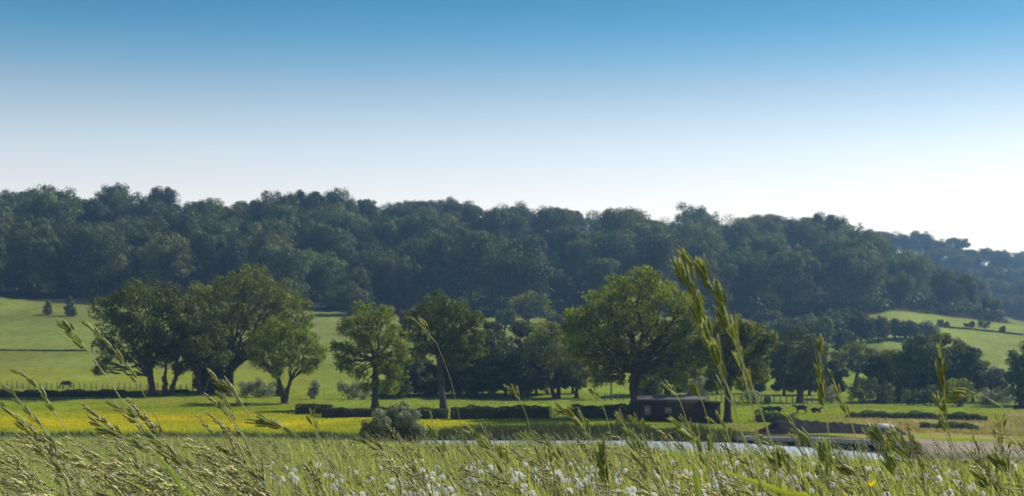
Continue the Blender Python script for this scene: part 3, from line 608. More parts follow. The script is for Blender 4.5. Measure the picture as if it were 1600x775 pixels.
# ------------------------------------------------------------------ hedges
def hedge(pts, h_px, th, label, mat='hedge', leaf=0.22, dens=1.1, Yfix=None, name='hedge', rough=0.34):
    """pts = (column, row of its foot); a clipped hedge as one dense body of leaves"""
    P = []
    for (u, y) in pts:
        Y = Yfix if Yfix else Yat(u, y); P.append(on_ground(u, Y))
    P = np.array(P); org = P[0].copy()
    g = Geo()
    for a, b in zip(P[:-1], P[1:]):
        Ln = np.linalg.norm(b - a); h = h_px * a[1] / F
        n = int(Ln * (h * 2 + th) * 80 * dens * (0.22 / leaf) ** 2)
        t = rng.random(n); cpos = a + (b - a) * t[:, None]
        per = rng.random(n) * (2 * h + th); dirv = (b - a) / Ln; nv = np.array([dirv[1], -dirv[0], 0])
        off = np.where(per < h, -th / 2, np.where(per < h + th, per - h - th / 2, th / 2)); zz = np.where(per < h, per, np.where(per < h + th, h, per - h - th))
        hh = 1 + rough * (np.sin(t * Ln * 1.1 + a[0]) * 0.5 + np.sin(t * Ln * 2.9) * 0.3) * 0.5
        C = cpos + nv * (off + rng.normal(size=n) * 0.10)[:, None]; C[:, 2] += zz * hh + rng.normal(size=n) * 0.06
        Nn = np.where((per < h)[:, None], -nv, np.where((per < h + th)[:, None], np.array([0, 0, 1.0]), nv)) + unit(n) * 0.8
        Nn /= np.linalg.norm(Nn, axis=1)[:, None]
        hc = h * 0.93; w2 = th * 0.40; a0, b0 = a - org, b - org; q = []
        m_ = max(3, int(Ln / 1.2))
        for k in range(m_ + 1):
            p = a0 + (b0 - a0) * k / m_; hk = hc * rng.uniform(0.93, 1.02) * (0.75 if k in (0, m_) else 1)
            q += [p - nv * w2 + (0, 0, -.1), p - nv * w2 * .9 + (0, 0, hk * .9), p + (0, 0, hk), p + nv * w2 * .9 + (0, 0, hk * .9), p + nv * w2 + (0, 0, -.1)]
        kk = np.arange(m_)[:, None] * 5 + np.arange(4)[None]; kk = kk.ravel()
        g.add(np.array(q), [np.stack([kk, kk + 5, kk + 6, kk + 1], 1), [[0, 1, 2, 3, 4]], [[m_ * 5 + z_ for z_ in (4, 3, 2, 1, 0)]]], (0.55, 0.5, 0.45))
        V, Fq = cards(C - org, Nn, leaf); g.add(V, [Fq], np.repeat(rng.uniform(0.75, 1.25, (n, 1)), 4, 0) * np.ones(3))
    o = link(name, g.mesh(name, M[mat])); o.location = org
    return tag(o, label, 'hedge', 'hedges and scrub lines across the fields')
hedge([(462, 641), (500, 643), (520, 646)], 14, 1.6, 'short dark clipped hedge starting right of the small round oak', Yfix=236)
hedge([(503, 646), (560, 650), (612, 651)], 13, 1.6, 'dark hedge running behind the upright oak trunk and river bush', Yfix=222)
hedge([(630, 652), (700, 654)], 15, 1.6, 'dark hedge between the silvery bush and the slanting oak trunk', Yfix=212)
hedge([(704, 655), (780, 656), (859, 657)], 18, 1.8, 'long straight clipped dark hedge right of the slanting oak', Yfix=210)
hedge([(893, 657), (940, 657), (985, 658)], 18, 1.8, 'dark clipped hedge ending at the largest oak trunk', Yfix=210)
hedge([(0, 553), (60, 554), (135, 554)], 1.5, 0.8, 'thin distant hedge line across the left-hand field', leaf=0.4, Yfix=437)
hedge([(-60, 627), (60, 627), (165, 625), (220, 622)], 9, 2.0, 'low dark hedge at the far left below the cattle fence', Yfix=277, rough=0.6)
hedge([(1180, 664), (1210, 664), (1242, 664)], 13, 2.6, 'rough green scrub line just right of the bright oak trunk', mat='bush', Yfix=214, rough=1.0)
hedge([(1325, 655), (1400, 656), (1470, 656), (1540, 655)], 8, 2.2, 'low brownish scrub line across the dry grass on the right', mat='bush', Yfix=232, rough=1.0)
hedge([(1440, 668), (1480, 671), (1525, 672)], 7, 2.2, 'short patch of low scrub in the dry grass above the gravel beach', mat='bush', Yfix=212, rough=1.2)
hedge([(1455, 518), (1520, 520), (1600, 521)], 1.6, 0.9, 'thin hedge line under the bushes in the right-hand field', leaf=0.45, Yfix=560)
hedge([(1490, 722), (1520, 722), (1545, 720)], 8, 1.0, 'dark tuft of scrub at the near edge of the gravel beach', mat='bush', leaf=0.14, Yfix=112, rough=1.2)

# rough vegetation overhanging the far bank
def bank_growth():
    g = Geo(); n = 26000
    u = rng.uniform(-80, 1165, n); by = np.interp(u, UC, BANK_Y)
    k = rng.random(n); Y = by + 0.2 + k * 3.2; X = (u - 800) / F * Y; Z = H(X, Y)
    keep = (rng.random(n) < np.where(u < 600, 0.7, 1.0)) & (Z > WATER - 0.05)
    X, Y, Z = X[keep], Y[keep], Z[keep]; m = len(X)
    h = rng.uniform(0.25, 0.9, m) * (0.75 + 0.5 * np.sin(X * 0.35) ** 2)
    d = rng.normal(size=(m, 2)) * 0.25
    w = rng.uniform(0.03, 0.07, m)
    A = np.stack([X - w, Y, Z], 1); B = np.stack([X + w, Y, Z], 1); C = np.stack([X + d[:, 0], Y + d[:, 1], Z + h], 1)
    V = np.stack([A, B, C], 1).reshape(-1, 3)
    col = np.repeat(np.array([0.05, 0.062, 0.022])[None] * rng.uniform(0.6, 1.7, (m, 1)), 3, 0)
    g.add(V, [np.arange(m * 3).reshape(-1, 3)], col)
    tag(link('bank_vegetation', g.mesh('bank_vegetation', M['grass'])), 'rough dark grass and nettles overhanging the far river bank', 'bank plants', kind='stuff')
bank_growth()

# tufts and buttercups of the far pasture
def pasture_tufts():
    g = Geo(); n = 90000
    u = rng.uniform(-120, 1720, n); Y = 185 + (320 - 185) * rng.random(n) ** 1.1; X = (u - 800) / F * Y; Z = H(X, Y)
    r = HY - F * Z / Y
    by = np.interp(u, UC, BANK_Y)
    keep = (Y > by + 4) & ~((u > 1420) & (Y < by + 28)) & (rng.random(n) < 0.35 + 0.65 * (np.sin(X * 0.3) * np.sin(Y * 0.23 + X * 0.1) > -0.2))
    X, Y, Z, u, r = [q[keep] for q in (X, Y, Z, u, r)]; m = len(X)
    yel = (r > 642) & (r < 676) & (u < 1000) & (rng.random(m) < 0.7 * (1 - np.clip((u - 400) / 650, 0, 0.9)))
    dry = (u > 1290) & (r > 646) & (Y < 262)
    h = rng.uniform(0.04, 0.14, m) * np.where(dry, 2.4, 1.0); d = rng.normal(size=(m, 2)) * 0.12; w = rng.uniform(0.05, 0.12, m)
    A = np.stack([X - w, Y, Z - 0.02], 1); B = np.stack([X + w, Y, Z - 0.02], 1); C = np.stack([X + d[:, 0] - .05, Y + d[:, 1], Z + h], 1)
    base = np.where(yel[:, None], np.array([0.42, 0.36, 0.01]), np.where(dry[:, None], np.array([0.26, 0.21, 0.09]), np.array([0.18, 0.225, 0.02])))
    col = np.repeat(base * rng.uniform(0.75, 1.3, (m, 1)), 3, 0)
    g.add(np.stack([A, B, C], 1).reshape(-1, 3), [np.arange(m * 3).reshape(-1, 3)], col)
    tag(link('pasture_grass', g.mesh('pasture_grass', M['grass'])), 'grazed grass and yellow buttercups of the pasture beyond the river', 'grass', kind='stuff')
pasture_tufts()

# ------------------------------------------------------------------ the wood on the hill
def wood_crown(seed, wide, high, nl, leaf, n=19000):
    global rng
    keep = rng; rng = np.random.default_rng(seed)
    lobes = [(np.array([0, 0, high * 0.58]), wide * 0.62), (np.array([0, 0, high * 0.34]), wide * 0.62)]
    for k in range(nl):
        a = rng.uniform(0, 2 * math.pi); e = rng.uniform(-0.25, 1.0)
        d = np.array([math.cos(a) * math.cos(e), math.sin(a) * math.cos(e), math.sin(e) * high / wide * 0.62])
        lobes.append((np.array([0, 0, high * 0.56]) + d * wide * 0.52, wide * rng.uniform(0.18, 0.42)))
    g = crown_geo(lobes, leaf, n, flat=0.9, sub=9, subr=0.42)
    me = g.mesh('woodland_crown', M['wood'])
    rng = keep; return me
WC = [wood_crown(100 + i, *a) for i, a in enumerate([(14.5, 22, 12, 0.62), (13.5, 24, 14, 0.62), (16.0, 23, 15, 0.66), (12.0, 25, 11, 0.62), (15.0, 20, 14, 0.62), (13.0, 22, 8, 0.62)])]
tg = Geo(); tube(tg, [(0, 0, -1), (0.1, 0, 3), (-0.1, 0.2, 8), (0, 0, 13)], [0.7, 0.45, 0.38, 0.2], 7)
for a in range(5):
    limb_geo(tg, (0, 0, 6 + a), (math.cos(a * 1.3) * 5, math.sin(a * 1.3) * 5, 11 + a * 0.8), 0.22, 0.05, n=5, sides=5)
WT = tg.mesh('woodland_trunk', M['bark'], smooth=True)
copper_crowns = []
for me in WC[:2]:
    c2 = me.copy(); c2.materials[0] = M['copper']; copper_crowns.append(c2)

ORD = ['first', 'second', 'third', 'fourth', 'fifth', 'sixth', 'seventh', 'eighth', 'ninth', 'tenth', 'eleventh', 'twelfth', 'thirteenth', 'fourteenth', 'fifteenth',
       'sixteenth', 'seventeenth', 'eighteenth', 'nineteenth', 'twentieth', 'twenty-first', 'twenty-second', 'twenty-third', 'twenty-fourth', 'twenty-fifth',
       'twenty-sixth', 'twenty-seventh', 'twenty-eighth', 'twenty-ninth', 'thirtieth']
ORD += [t_ + '-' + o_ for t_ in ('thirty', 'forty', 'fifty', 'sixty') for o_ in ORD[:9]]
def landmark(u):
    for lim, nm in [(60, 'at the left edge'), (140, 'above the pointed trees'), (230, 'above the spreading oak'), (310, 'above the left clump'),
                    (400, 'above the pale tree'), (480, 'above the small oak'), (570, 'above the domed tree'), (640, 'above the upright oak'),
                    (740, 'above the slanting oak'), (860, 'above the brownish tree'), (930, 'left of the largest oak'), (1040, 'above the largest oak'),
                    (1110, 'behind the tallest stalk'), (1200, 'above the bright oak'), (1290, 'above the cattle'), (1380, 'above the umbrella tree'),
                    (1470, 'above the thicket'), (1580, 'above the right field'), (9999, 'at the right edge')]:
        if u < lim: return nm
ROWN = ['at the wood foot', 'low in the wood', 'midway up the wood', 'high in the wood', 'on the wood skyline']
wood_items = []
Yr = 606.0; ri = 0
while Yr < 880:
    step = 23.0 if Yr < 700 else 25.0
    half = 800 + 120; X = (-1000) / F * Yr + (step / 2 if ri % 2 else 0)
    while X < 860 / F * Yr:
        x = X + rng.uniform(-4.5, 4.5); y = Yr + rng.uniform(-6, 6); u = 800 + F * x / y
        X += step * rng.uniform(0.85, 1.15)
        if u > 1566 or u < -70: continue
        if u > 1385 and y < 612: continue
        if u > 1545 and y > 700: continue
        wood_items.append((x, y, u, ri))
    Yr += 25.0 + 1.5 * (ri % 3); ri += 1
groups = {}
for it in wood_items:
    frac = (it[1] - 600) / 280; k = min(4, int(frac * 5)); groups.setdefault((k, landmark(it[2])), []).append(it)
n_wood = 0
for (k, lm), items in groups.items():
    items.sort(key=lambda q: q[2])
    for j, (x, y, u, ri) in enumerate(items):
        s = rng.choice([rng.uniform(0.62, 0.85), rng.uniform(0.85, 1.12), rng.uniform(1.0, 1.25)]) * (1.0 if k < 4 else 0.80) * np.interp(u, [1270, 1400, 1560], [1.0, 0.80, 0.64])
        if k >= 3: s = min(s, 0.95 if k == 3 else 0.76) ; s = max(s, 0.64)
        me = WC[rng.integers(len(WC))]; red = (u < 140 and y < 640 and rng.random() < 0.08)
        if red: me = copper_crowns[rng.integers(2)]
        root = link('woodland_tree', None); root.location = (x, y, Hs(x, y) - 0.5)
        root.rotation_euler = (0, 0, rng.uniform(0, 6.28)); root.scale = (s * rng.uniform(0.9, 1.15), s * rng.uniform(0.9, 1.15), s * rng.uniform(0.88, 1.15))
        pos = '' if len(items) == 1 else (', %s from left' % ORD[j])
        tone = 'reddish-leaved tree' if red else ('big domed tree' if s > 1.08 else ('small round tree' if s < 0.82 else 'rounded tree'))
        tag(root, '%s %s, %s%s' % (tone, ROWN[k], lm, pos), 'tree', 'trees of the hill wood')
        link('crown', me, root); link('trunk', WT, root); n_wood += 1
# the farther ridge, showing bluer over and beyond the hill wood
far_items = []
for row, Yr in enumerate((1235, 1280, 1325, 1180, 1120, 1060, 1000, 940)):
    X = (-700) / F * Yr
    while X < 900 / F * Yr:
        x = X + rng.uniform(-4, 4); y = Yr + rng.uniform(-10, 10); u = 800 + F * x / y
        X += 17 * rng.uniform(0.8, 1.35)
        if row != 2 and u < 1340: continue
        if row >= 3 and u < 1450 + 22 * (row - 3): continue
        if u < 150: continue
        if 980 < u < 1330: continue
        far_items.append((x, y, u, row))
fg = {}
for it in far_items: fg.setdefault((it[3], landmark(it[2])), []).append(it)
FR = {0: 'mid far ridge', 1: 'upper far ridge', 2: 'far ridge skyline', 3: 'lower far ridge', 4: 'far ridge flank', 5: 'far ridge lower flank', 6: 'far ridge base', 7: 'far ridge front base'}
for (row, lm), items in fg.items():
    items.sort(key=lambda q: q[2])
    for j, (x, y, u, _) in enumerate(items):
        s = rng.uniform(0.5, 0.85) * (1.25 if u > 1330 else 1.0); root = link('ridge_tree', None); root.location = (x, y, Hs(x, y) - 0.5)
        root.rotation_euler = (0, 0, rng.uniform(0, 6.28)); root.scale = (s, s, s * rng.uniform(0.8, 1.05))
        tag(root, 'hazy tree, %s, %s%s' % (FR[row], lm, '' if len(items) == 1 else ', %s from left' % ORD[j]), 'tree', 'trees of the far ridge')
        link('crown', WC[rng.integers(len(WC))], root); link('trunk', WT, root)
print('WOOD', n_wood, len(far_items))
def understorey():
    g = Geo(); n = 2300
    x = []; u = rng.uniform(-120, 1600, n); Y = 600 + 290 * rng.random(n) ** 1.2
    ok = ~((u > 1385) & (Y < 606)) & ~((u > 1560))
    u, Y = u[ok], Y[ok]; X = (u - 800) / F * Y; Z = H(X, Y)
    for a, b, c in zip(X, Y, Z):
        P, Nn = clump_points(np.array([a, b, c + 1.6]), rng.uniform(2.2, 4.0), 34, 0.8)
        V, Fq = cards(P, Nn, 1.5); g.add(V, [Fq], np.ones(3) * rng.uniform(0.6, 1.1))
    tag(link('woodland_understorey', g.mesh('woodland_understorey', M['wood'])), 'dark undergrowth filling the wood beneath the hill trees', 'undergrowth', kind='stuff')
understorey()

# ------------------------------------------------------------------ hut on the bank
def part(name, parent, g, mat, smooth=False):
    return link(name, g.mesh(name, M[mat], smooth), parent)
def hut():
    Yh = 200.0; s = Yh / F; x0, x1 = (1001 - 800) * s, (1126 - 800) * s
    zb = (HY - 664) * s; zt = (HY - 626) * s; W = x1 - x0; Hh = zt - zb; xm = W * 0.80
    root = link('riverside_hut', None); root.location = (x0, Yh, zb); tag(root, 'long low dark timber hut with a felt roof beneath the largest oak', 'hut')
    g = Geo(); box(g, (xm / 2, 1.8, Hh / 2), (xm, 3.6, Hh)); part('wall', root, g, 'timber')
    # boards on the front
    bm = Geo(); box(bm, (0, 0, 0), (xm - 0.04, 0.03, 0.19)); bme = bm.mesh('board', M['timber'])
    for k in range(13):
        o = link('board', bme, root); o.location = (xm / 2, -0.02 - 0.004 * (k % 2), 0.12 + k * 0.215)
    g = Geo(); box(g, (xm / 2, 1.8, Hh + 0.08), (xm + 0.5, 4.2, 0.16)); 
    V = np.array([(-.3, -.35, Hh + .165), (xm + .3, -.35, Hh + .165), (xm + .3, 1.8, Hh + .62), (-.3, 1.8, Hh + .62), (-.3, 3.95, Hh + .165), (xm + .3, 3.95, Hh + .165)])
    g.add(V, [[(0, 1, 2, 3), (3, 2, 5, 4)], [(0, 3, 4), (1, 5, 2)]]); part('roof', root, g, 'felt')
    g = Geo(); box(g, (xm + (W - xm) / 2 + 0.02, 1.7, Hh * 0.46), (W - xm - 0.04, 3.0, Hh * 0.92)); wg = part('porch', root, g, 'timber')
    g = Geo(); box(g, (xm + (W - xm) / 2 + 0.1, 1.6, Hh * 0.92 + 0.09), (W - xm + 0.3, 3.5, 0.16)); part('porch_roof', root, g, 'felt')
    for cx, ww, hh in ((0.085 * W, 0.62, 0.95), (0.345 * W, 0.70, 0.62)):
        cz = Hh * 0.60
        fr = Geo()
        for dx, dz, a, b in ((0, hh / 2 + .04, ww + .16, .08), (0, -hh / 2 - .04, ww + .16, .08), (-ww / 2 - .04, 0, .08, hh), (ww / 2 + .04, 0, .08, hh), (0, 0, .04, hh)):
            box(fr, (cx + dx, -0.09, cz + dz), (a, 0.08, b))
        w = part('window', root, fr, 'trim'); pg = Geo(); box(pg, (cx, -0.06, cz), (ww, 0.02, hh)); part('pane', w, pg, 'glass')
    g = Geo(); box(g, (xm + (W - xm) * 0.55, 0.17, Hh * 0.42), (0.78, 0.06, Hh * 0.72)); d = part('door', root, g, 'timber')
    h = Geo(); box(h, (xm + (W - xm) * 0.55 + 0.3, 0.11, Hh * 0.4), (0.05, 0.06, 0.12)); part('handle', d, h, 'wire')
    g = Geo()
    for k in range(9): box(g, (0.3 + k * (W - 0.6) / 8, 0.3, -0.6), (0.16, 0.16, 1.15))
    part('stilt', root, g, 'post')
    # deck
    t = link('jetty', None); t.location = (x0 - 0.2, Yh - 9.5, (HY - 675) * (Yh - 9.5) / F); tag(t, 'narrow timber landing stage on posts below the dark hut', 'jetty')
    pl = Geo(); box(pl, (0, 0, 0), (0.26, 1.7, 0.07)); pm = pl.mesh('plank', M['concrete'])
    for k in range(38):
        o = link('plank', pm, t); o.location = (0.15 + k * 0.285, 0.9, 0.1 + 0.006 * (k % 3))
    g = Geo(); box(g, (5.4, 0.2, 0), (10.8, 0.12, 0.14)); box(g, (5.4, 1.6, 0), (10.8, 0.12, 0.14)); part('beam', t, g, 'post')
    pg = Geo(); tube(pg, [(0, 0, -1.8), (0, 0, 0.35)], [0.09, 0.08], 8); pm = pg.mesh('post', M['post'])
    for k in range(7):
        o = link('post', pm, t); o.location = (0.4 + k * 1.7, 0.02, 0)
    rg = Geo(); tube(rg, [(0.2, 0.02, 0.9), (10.8, 0.02, 0.9)], [0.03, 0.03], 6)
    for k in range(5): tube(rg, [(0.4 + k * 2.5, 0.02, 0.3), (0.4 + k * 2.5, 0.02, 0.92)], [0.03, 0.03], 6)
    part('handrail', t, rg, 'wire')
hut()

# ------------------------------------------------------------------ earth mound, quay strip, board
def mound():
    Yc = 181.0; s = Yc / F; n, m = 90, 16
    us = np.linspace(1165, 1450, n); top = np.interp(us, [1165, 1195, 1215, 1240, 1290, 1320, 1345, 1395, 1415, 1450], [687, 670, 657, 654, 659, 660, 662, 664, 678, 690])
    top = top + 0.8 * np.sin(us * 0.21) + 0.6 * np.sin(us * 0.47 + 1)
    V = []; 
    for k, u in enumerate(us):
        for q in range(m):
            a = q / (m - 1); Y = Yc - 4.5 + 11 * a; x = (u - 800) * s; z0 = Hs(x, Y); zt = (HY - top[k]) / F * Yc
            prof = math.sin(math.pi * a) ** 0.7; zz = z0 - 0.15 + max(0.0, zt - z0) * prof + (0.13 * math.sin(x * 2.1 + q * 1.7) + 0.045 * rng.normal()) * prof * (zt > z0)
            V.append((x, Y, zz))
    V = np.array(V); org = np.array([V[:, 0].mean(), Yc, V[:, 2].min()]); i = np.arange(n - 1)[:, None] * m; j = np.arange(m - 1)[None]
    Fq = np.stack([i + j, i + m + j, i + m + j + 1, i + j + 1], -1).reshape(-1, 4)
    o = link('earth_mound', fast_mesh('earth_mound', V - org, [Fq], M['soil'], smooth=True)); o.location = org
    tag(o, 'long dark heap of earth on the far bank left of the gravel beach', 'mound')
mound()
def quay():
    us = np.linspace(1150, 1440, 40); g = Geo(); yb = np.interp(us, UC, BANK_Y) + 0.9; rows = np.interp(us, [1150, 1160, 1300, 1440], [682, 683, 686, 693])
    V = []; W = []
    for u, Y, r in zip(us, yb, rows):
        x = (u - 800) / F * Y; z = (HY - r) / F * Y; V += [(x, Y, z), (x, Y + 3.2, z + 0.06), (x, Y, z - 0.34)]; W += [(x, Y + 0.12, z - 0.33), (x, Y + 0.10, WATER - 0.3)]
    V = np.array(V); W = np.array(W); i = np.arange(39) * 3; j = np.arange(39) * 2
    g.add(V, [np.concatenate([np.stack([i, i + 3, i + 4, i + 1], 1), np.stack([i + 2, i + 5, i + 3, i], 1)])])
    tag(link('quay_path', g.mesh('quay_path', M['concrete'])), 'pale concrete edge path along the far bank', kind='structure')
    g = Geo(); g.add(W, [np.stack([j + 1, j + 3, j + 2, j], 1)]); tag(link('quay_wall', g.mesh('quay_wall', M['soil'])), 'dark wet stone wall under the edge path', kind='structure')
quay()
def board():
    Yb = 180.0; s = Yb / F; g = Geo(); w = 27 * s
    box(g, (0, 0, 0.0), (w, 2.0, 0.10)); box(g, (0, -0.97, -0.14), (w, 0.05, 0.22)); box(g, (0, .97, -0.14), (w, 0.05, 0.22)); box(g, (0, 0, 0.09), (w * .9, 0.5, 0.08))
    box(g, (-w / 2 + .03, 0, -.14), (.05, 1.9, .22)); box(g, (w / 2 - .03, 0, -.14), (.05, 1.9, .22))
    o = link('upturned_punt', g.mesh('upturned_punt', M['paint'])); o.location = ((1380 - 800) * s, Yb, (HY - 664.5) * s); o.rotation_euler = (R(6), R(1), 0.05)
    tag(o, 'white flat upturned punt lying on the earth heap', 'boat')
board()

# ------------------------------------------------------------------ fences
def fence(u0, y0, u1, y1, Y0, Y1, n, label, hpost=1.15):
    a, b = on_ground(u0, Y0), on_ground(u1, Y1)
    root = link('wire_fence', None); root.location = a; tag(root, label, 'fence')
    pg = Geo(); box(pg, (0, 0, hpost / 2 - 0.15), (0.13, 0.13, hpost + 0.3)); pm = pg.mesh('post', M['post'])
    wp = [[], [], []]
    for k in range(n):
        t = (k + rng.uniform(-0.12, 0.12)) / (n - 1); p = a + (b - a) * t; p[2] = Hs(p[0], p[1])
        o = link('post', pm, root); o.location = p - a; o.rotation_euler = (rng.normal() * 0.04, rng.normal() * 0.05, rng.uniform(0, 1)); o.scale = (1, 1, rng.uniform(0.85, 1.2))
        for q in range(3): wp[q].append(p - a + np.array([0, -0.08, 0.35 + 0.33 * q]))
    wg = Geo()
    for q in range(3): tube(wg, wp[q], 0.012, 4)
    part('wire', root, wg, 'wire')
fence(-60, 606, 335, 608, 300, 300, 46, 'post and wire fence running behind the trunks of the left-hand clump')
fence(945, 624, 1280, 628, 284, 284, 34, 'post and wire fence behind the hut and the resting cattle')
# gate in the hedge gap
def gate():
    p = on_ground(876, 209.0); root = link('field_gate', None); root.location = p; tag(root, 'weathered wooden field gate in the gap between the two long hedges', 'gate')
    bar = Geo(); box(bar, (0, 0, 0), (2.2, 0.05, 0.10)); bmsh = bar.mesh('bar', M['post'])
    for k in range(5):
        o = link('bar', bmsh, root); o.location = (0, 0, 0.25 + k * 0.24)
    pg = Geo(); box(pg, (0, 0, 0.65), (0.16, 0.16, 1.7)); pm = pg.mesh('post', M['post'])
    for sx in (-1.22, 1.22):
        o = link('post', pm, root); o.location = (sx, 0, 0)
    br = Geo(); tube(br, [(-1.05, -0.05, 0.25), (1.05, -0.05, 1.2)], [0.04, 0.04], 4); part('brace', root, br, 'post')
gate()
def trough(u, Y, L_, label):
    p = on_ground(u, Y); root = link('water_trough', None); root.location = p; tag(root, label, 'trough', 'troughs in the fields')
    g = Geo()
    for dx, dy, a, b in ((0, -.4, L_, .06), (0, .4, L_, .06), (-L_ / 2 + .03, 0, .06, .74), (L_ / 2 - .03, 0, .06, .74)): box(g, (dx, dy, .45), (a, b, .6))
    box(g, (0, 0, .17), (L_ - .1, .72, .06)); part('basin', root, g, 'soil')
    lg = Geo(); box(lg, (0, 0, 0.05), (0.12, 0.7, 0.30)); lm = lg.mesh('leg', M['post'])
    for sx in (-.4, .4):
        o = link('leg', lm, root); o.location = (sx * L_, 0, 0)
trough(283, 291, 2.6, 'dark cattle trough under the second oak of the left-hand clump')
trough(1598, 262, 3.0, 'dark trough in the pasture at the right edge of the picture')

# ------------------------------------------------------------------ cattle
def cow_mesh(kind):
    bm = bmesh.new()
    lie = kind == 'lying'
    z = 0.62 if lie else 1.02
    body = [(-0.85, 0, z + .05, .24), (-0.55, 0, z + .03, .34), (-0.05, 0, z - .02, .39), (0.40, 0, z, .36), (0.68, 0, z + .08, .29)]
    if kind == 'grazing': neck = [(0.95, 0.02, z - .12, .17), (1.15, 0.05, z - .50, .13), (1.25, 0.06, z - .78, .12), (1.36, .06, z - .93, .08)]
    elif lie: neck = [(0.92, 0.02, z + .20, .18), (1.10, .05, z + .36, .14), (1.28, .08, z + .34, .13), (1.50, .10, z + .22, .08)]
    else: neck = [(0.95, 0.02, z + .22, .18), (1.15, .05, z + .38, .14), (1.32, .06, z + .36, .13), (1.58, .06, z + .20, .08)]
    vs_, ed = [], []
    def addv(p): vs_.append(p); return len(vs_) - 1
    b = [addv(p) for p in body]; ed += list(zip(b[:-1], b[1:]))
    n_ = [addv(p) for p in neck]; ed += [(b[-1], n_[0])] + list(zip(n_[:-1], n_[1:]))
    for sy in (-1, 1):
        e = addv((neck[2][0] - .10, sy * .20 + .04, neck[2][2] + .06, .035)); ed.append((n_[2], e))
        if lie:
            f = [addv((0.62, sy * .26, z - .26, .11)), addv((0.90, sy * .30, 0.12, .08)), addv((0.60, sy * .28, 0.08, .06))]
            h = [addv((-0.55, sy * .36, z - .22, .18)), addv((-0.20, sy * .45, 0.20, .11)), addv((-0.62, sy * .42, 0.10, .07)), addv((-0.30, sy * .50, 0.07, .05))]
        else:
            st = 0.10 * sy
            f = [addv((0.58, sy * .20, z - .30, .14)), addv((0.60 + st, sy * .20, z - .60, .075)), addv((0.58 + st, sy * .20, 0.12, .05)), addv((0.62 + st, sy * .20, 0.03, .06))]
            h = [addv((-0.62, sy * .20, z - .15, .19)), addv((-0.58 - st, sy * .21, z - .42, .12)), addv((-0.80 - st, sy * .21, 0.48, .07)), addv((-0.74 - st, sy * .21, 0.12, .05)), addv((-0.70 - st, sy * .21, 0.03, .06))]
        ed += [(b[3], f[0])] + list(zip(f[:-1], f[1:])) + [(b[1], h[0])] + list(zip(h[:-1], h[1:]))
    t = [addv((-1.02, 0, z + .10, .05)), addv((-1.08, 0, max(0.12, z - .35), .03)), addv((-1.06, 0.02, max(0.1, z - .62), .05))]
    ed += [(b[0], t[0])] + list(zip(t[:-1], t[1:]))
    me = bpy.data.meshes.new('body'); me.from_pydata([p[:3] for p in vs_], ed, [])
    o = bpy.data.objects.new('tmp', me); COL.objects.link(o)
    md = o.modifiers.new('skin', 'SKIN'); 
    for k, v in enumerate(me.skin_vertices[0].data): v.radius = (vs_[k][3],) * 2; v.use_root = (k == 2)
    sb = o.modifiers.new('sub', 'SUBSURF'); sb.levels = 1; sb.render_levels = 1
    dg = bpy.context.evaluated_depsgraph_get(); m2 = bpy.data.meshes.new_from_object(o.evaluated_get(dg)); bpy.data.objects.remove(o)
    m2.name = 'cow_body'; m2.materials.clear(); m2.materials.append(M['hide'])
    m2.polygons.foreach_set('use_smooth', np.ones(len(m2.polygons), dtype=bool))
    return m2
CM = {k: cow_mesh(k) for k in ('lying', 'standing', 'grazing')}
for (u, Y, k, rz, s, lab) in [
    (1199, 245, 'lying', math.pi, 0.80, 'leftmost black cow lying in the pasture beside the bright oak'),
    (1214, 245, 'lying', math.pi, 0.86, 'second black cow lying in the pasture, close to the leftmost one'),
    (1252, 241, 'standing', math.pi - 0.2, 0.92, 'the only black cow standing among the resting cattle'),
    (1275, 244, 'lying', 0.1, 0.80, 'rightmost black cow lying in the pasture'),
    (104, 305, 'grazing', math.pi + 0.3, 1.05, 'lone dark cow grazing on the left-hand field by the fence')]:
    p = on_ground(u, Y); o = link('cow', CM[k]); o.location = p; o.rotation_euler = (0, 0, rz); o.scale = (s, s, s)
    tag(o, lab, 'cow', 'cattle in the pasture')

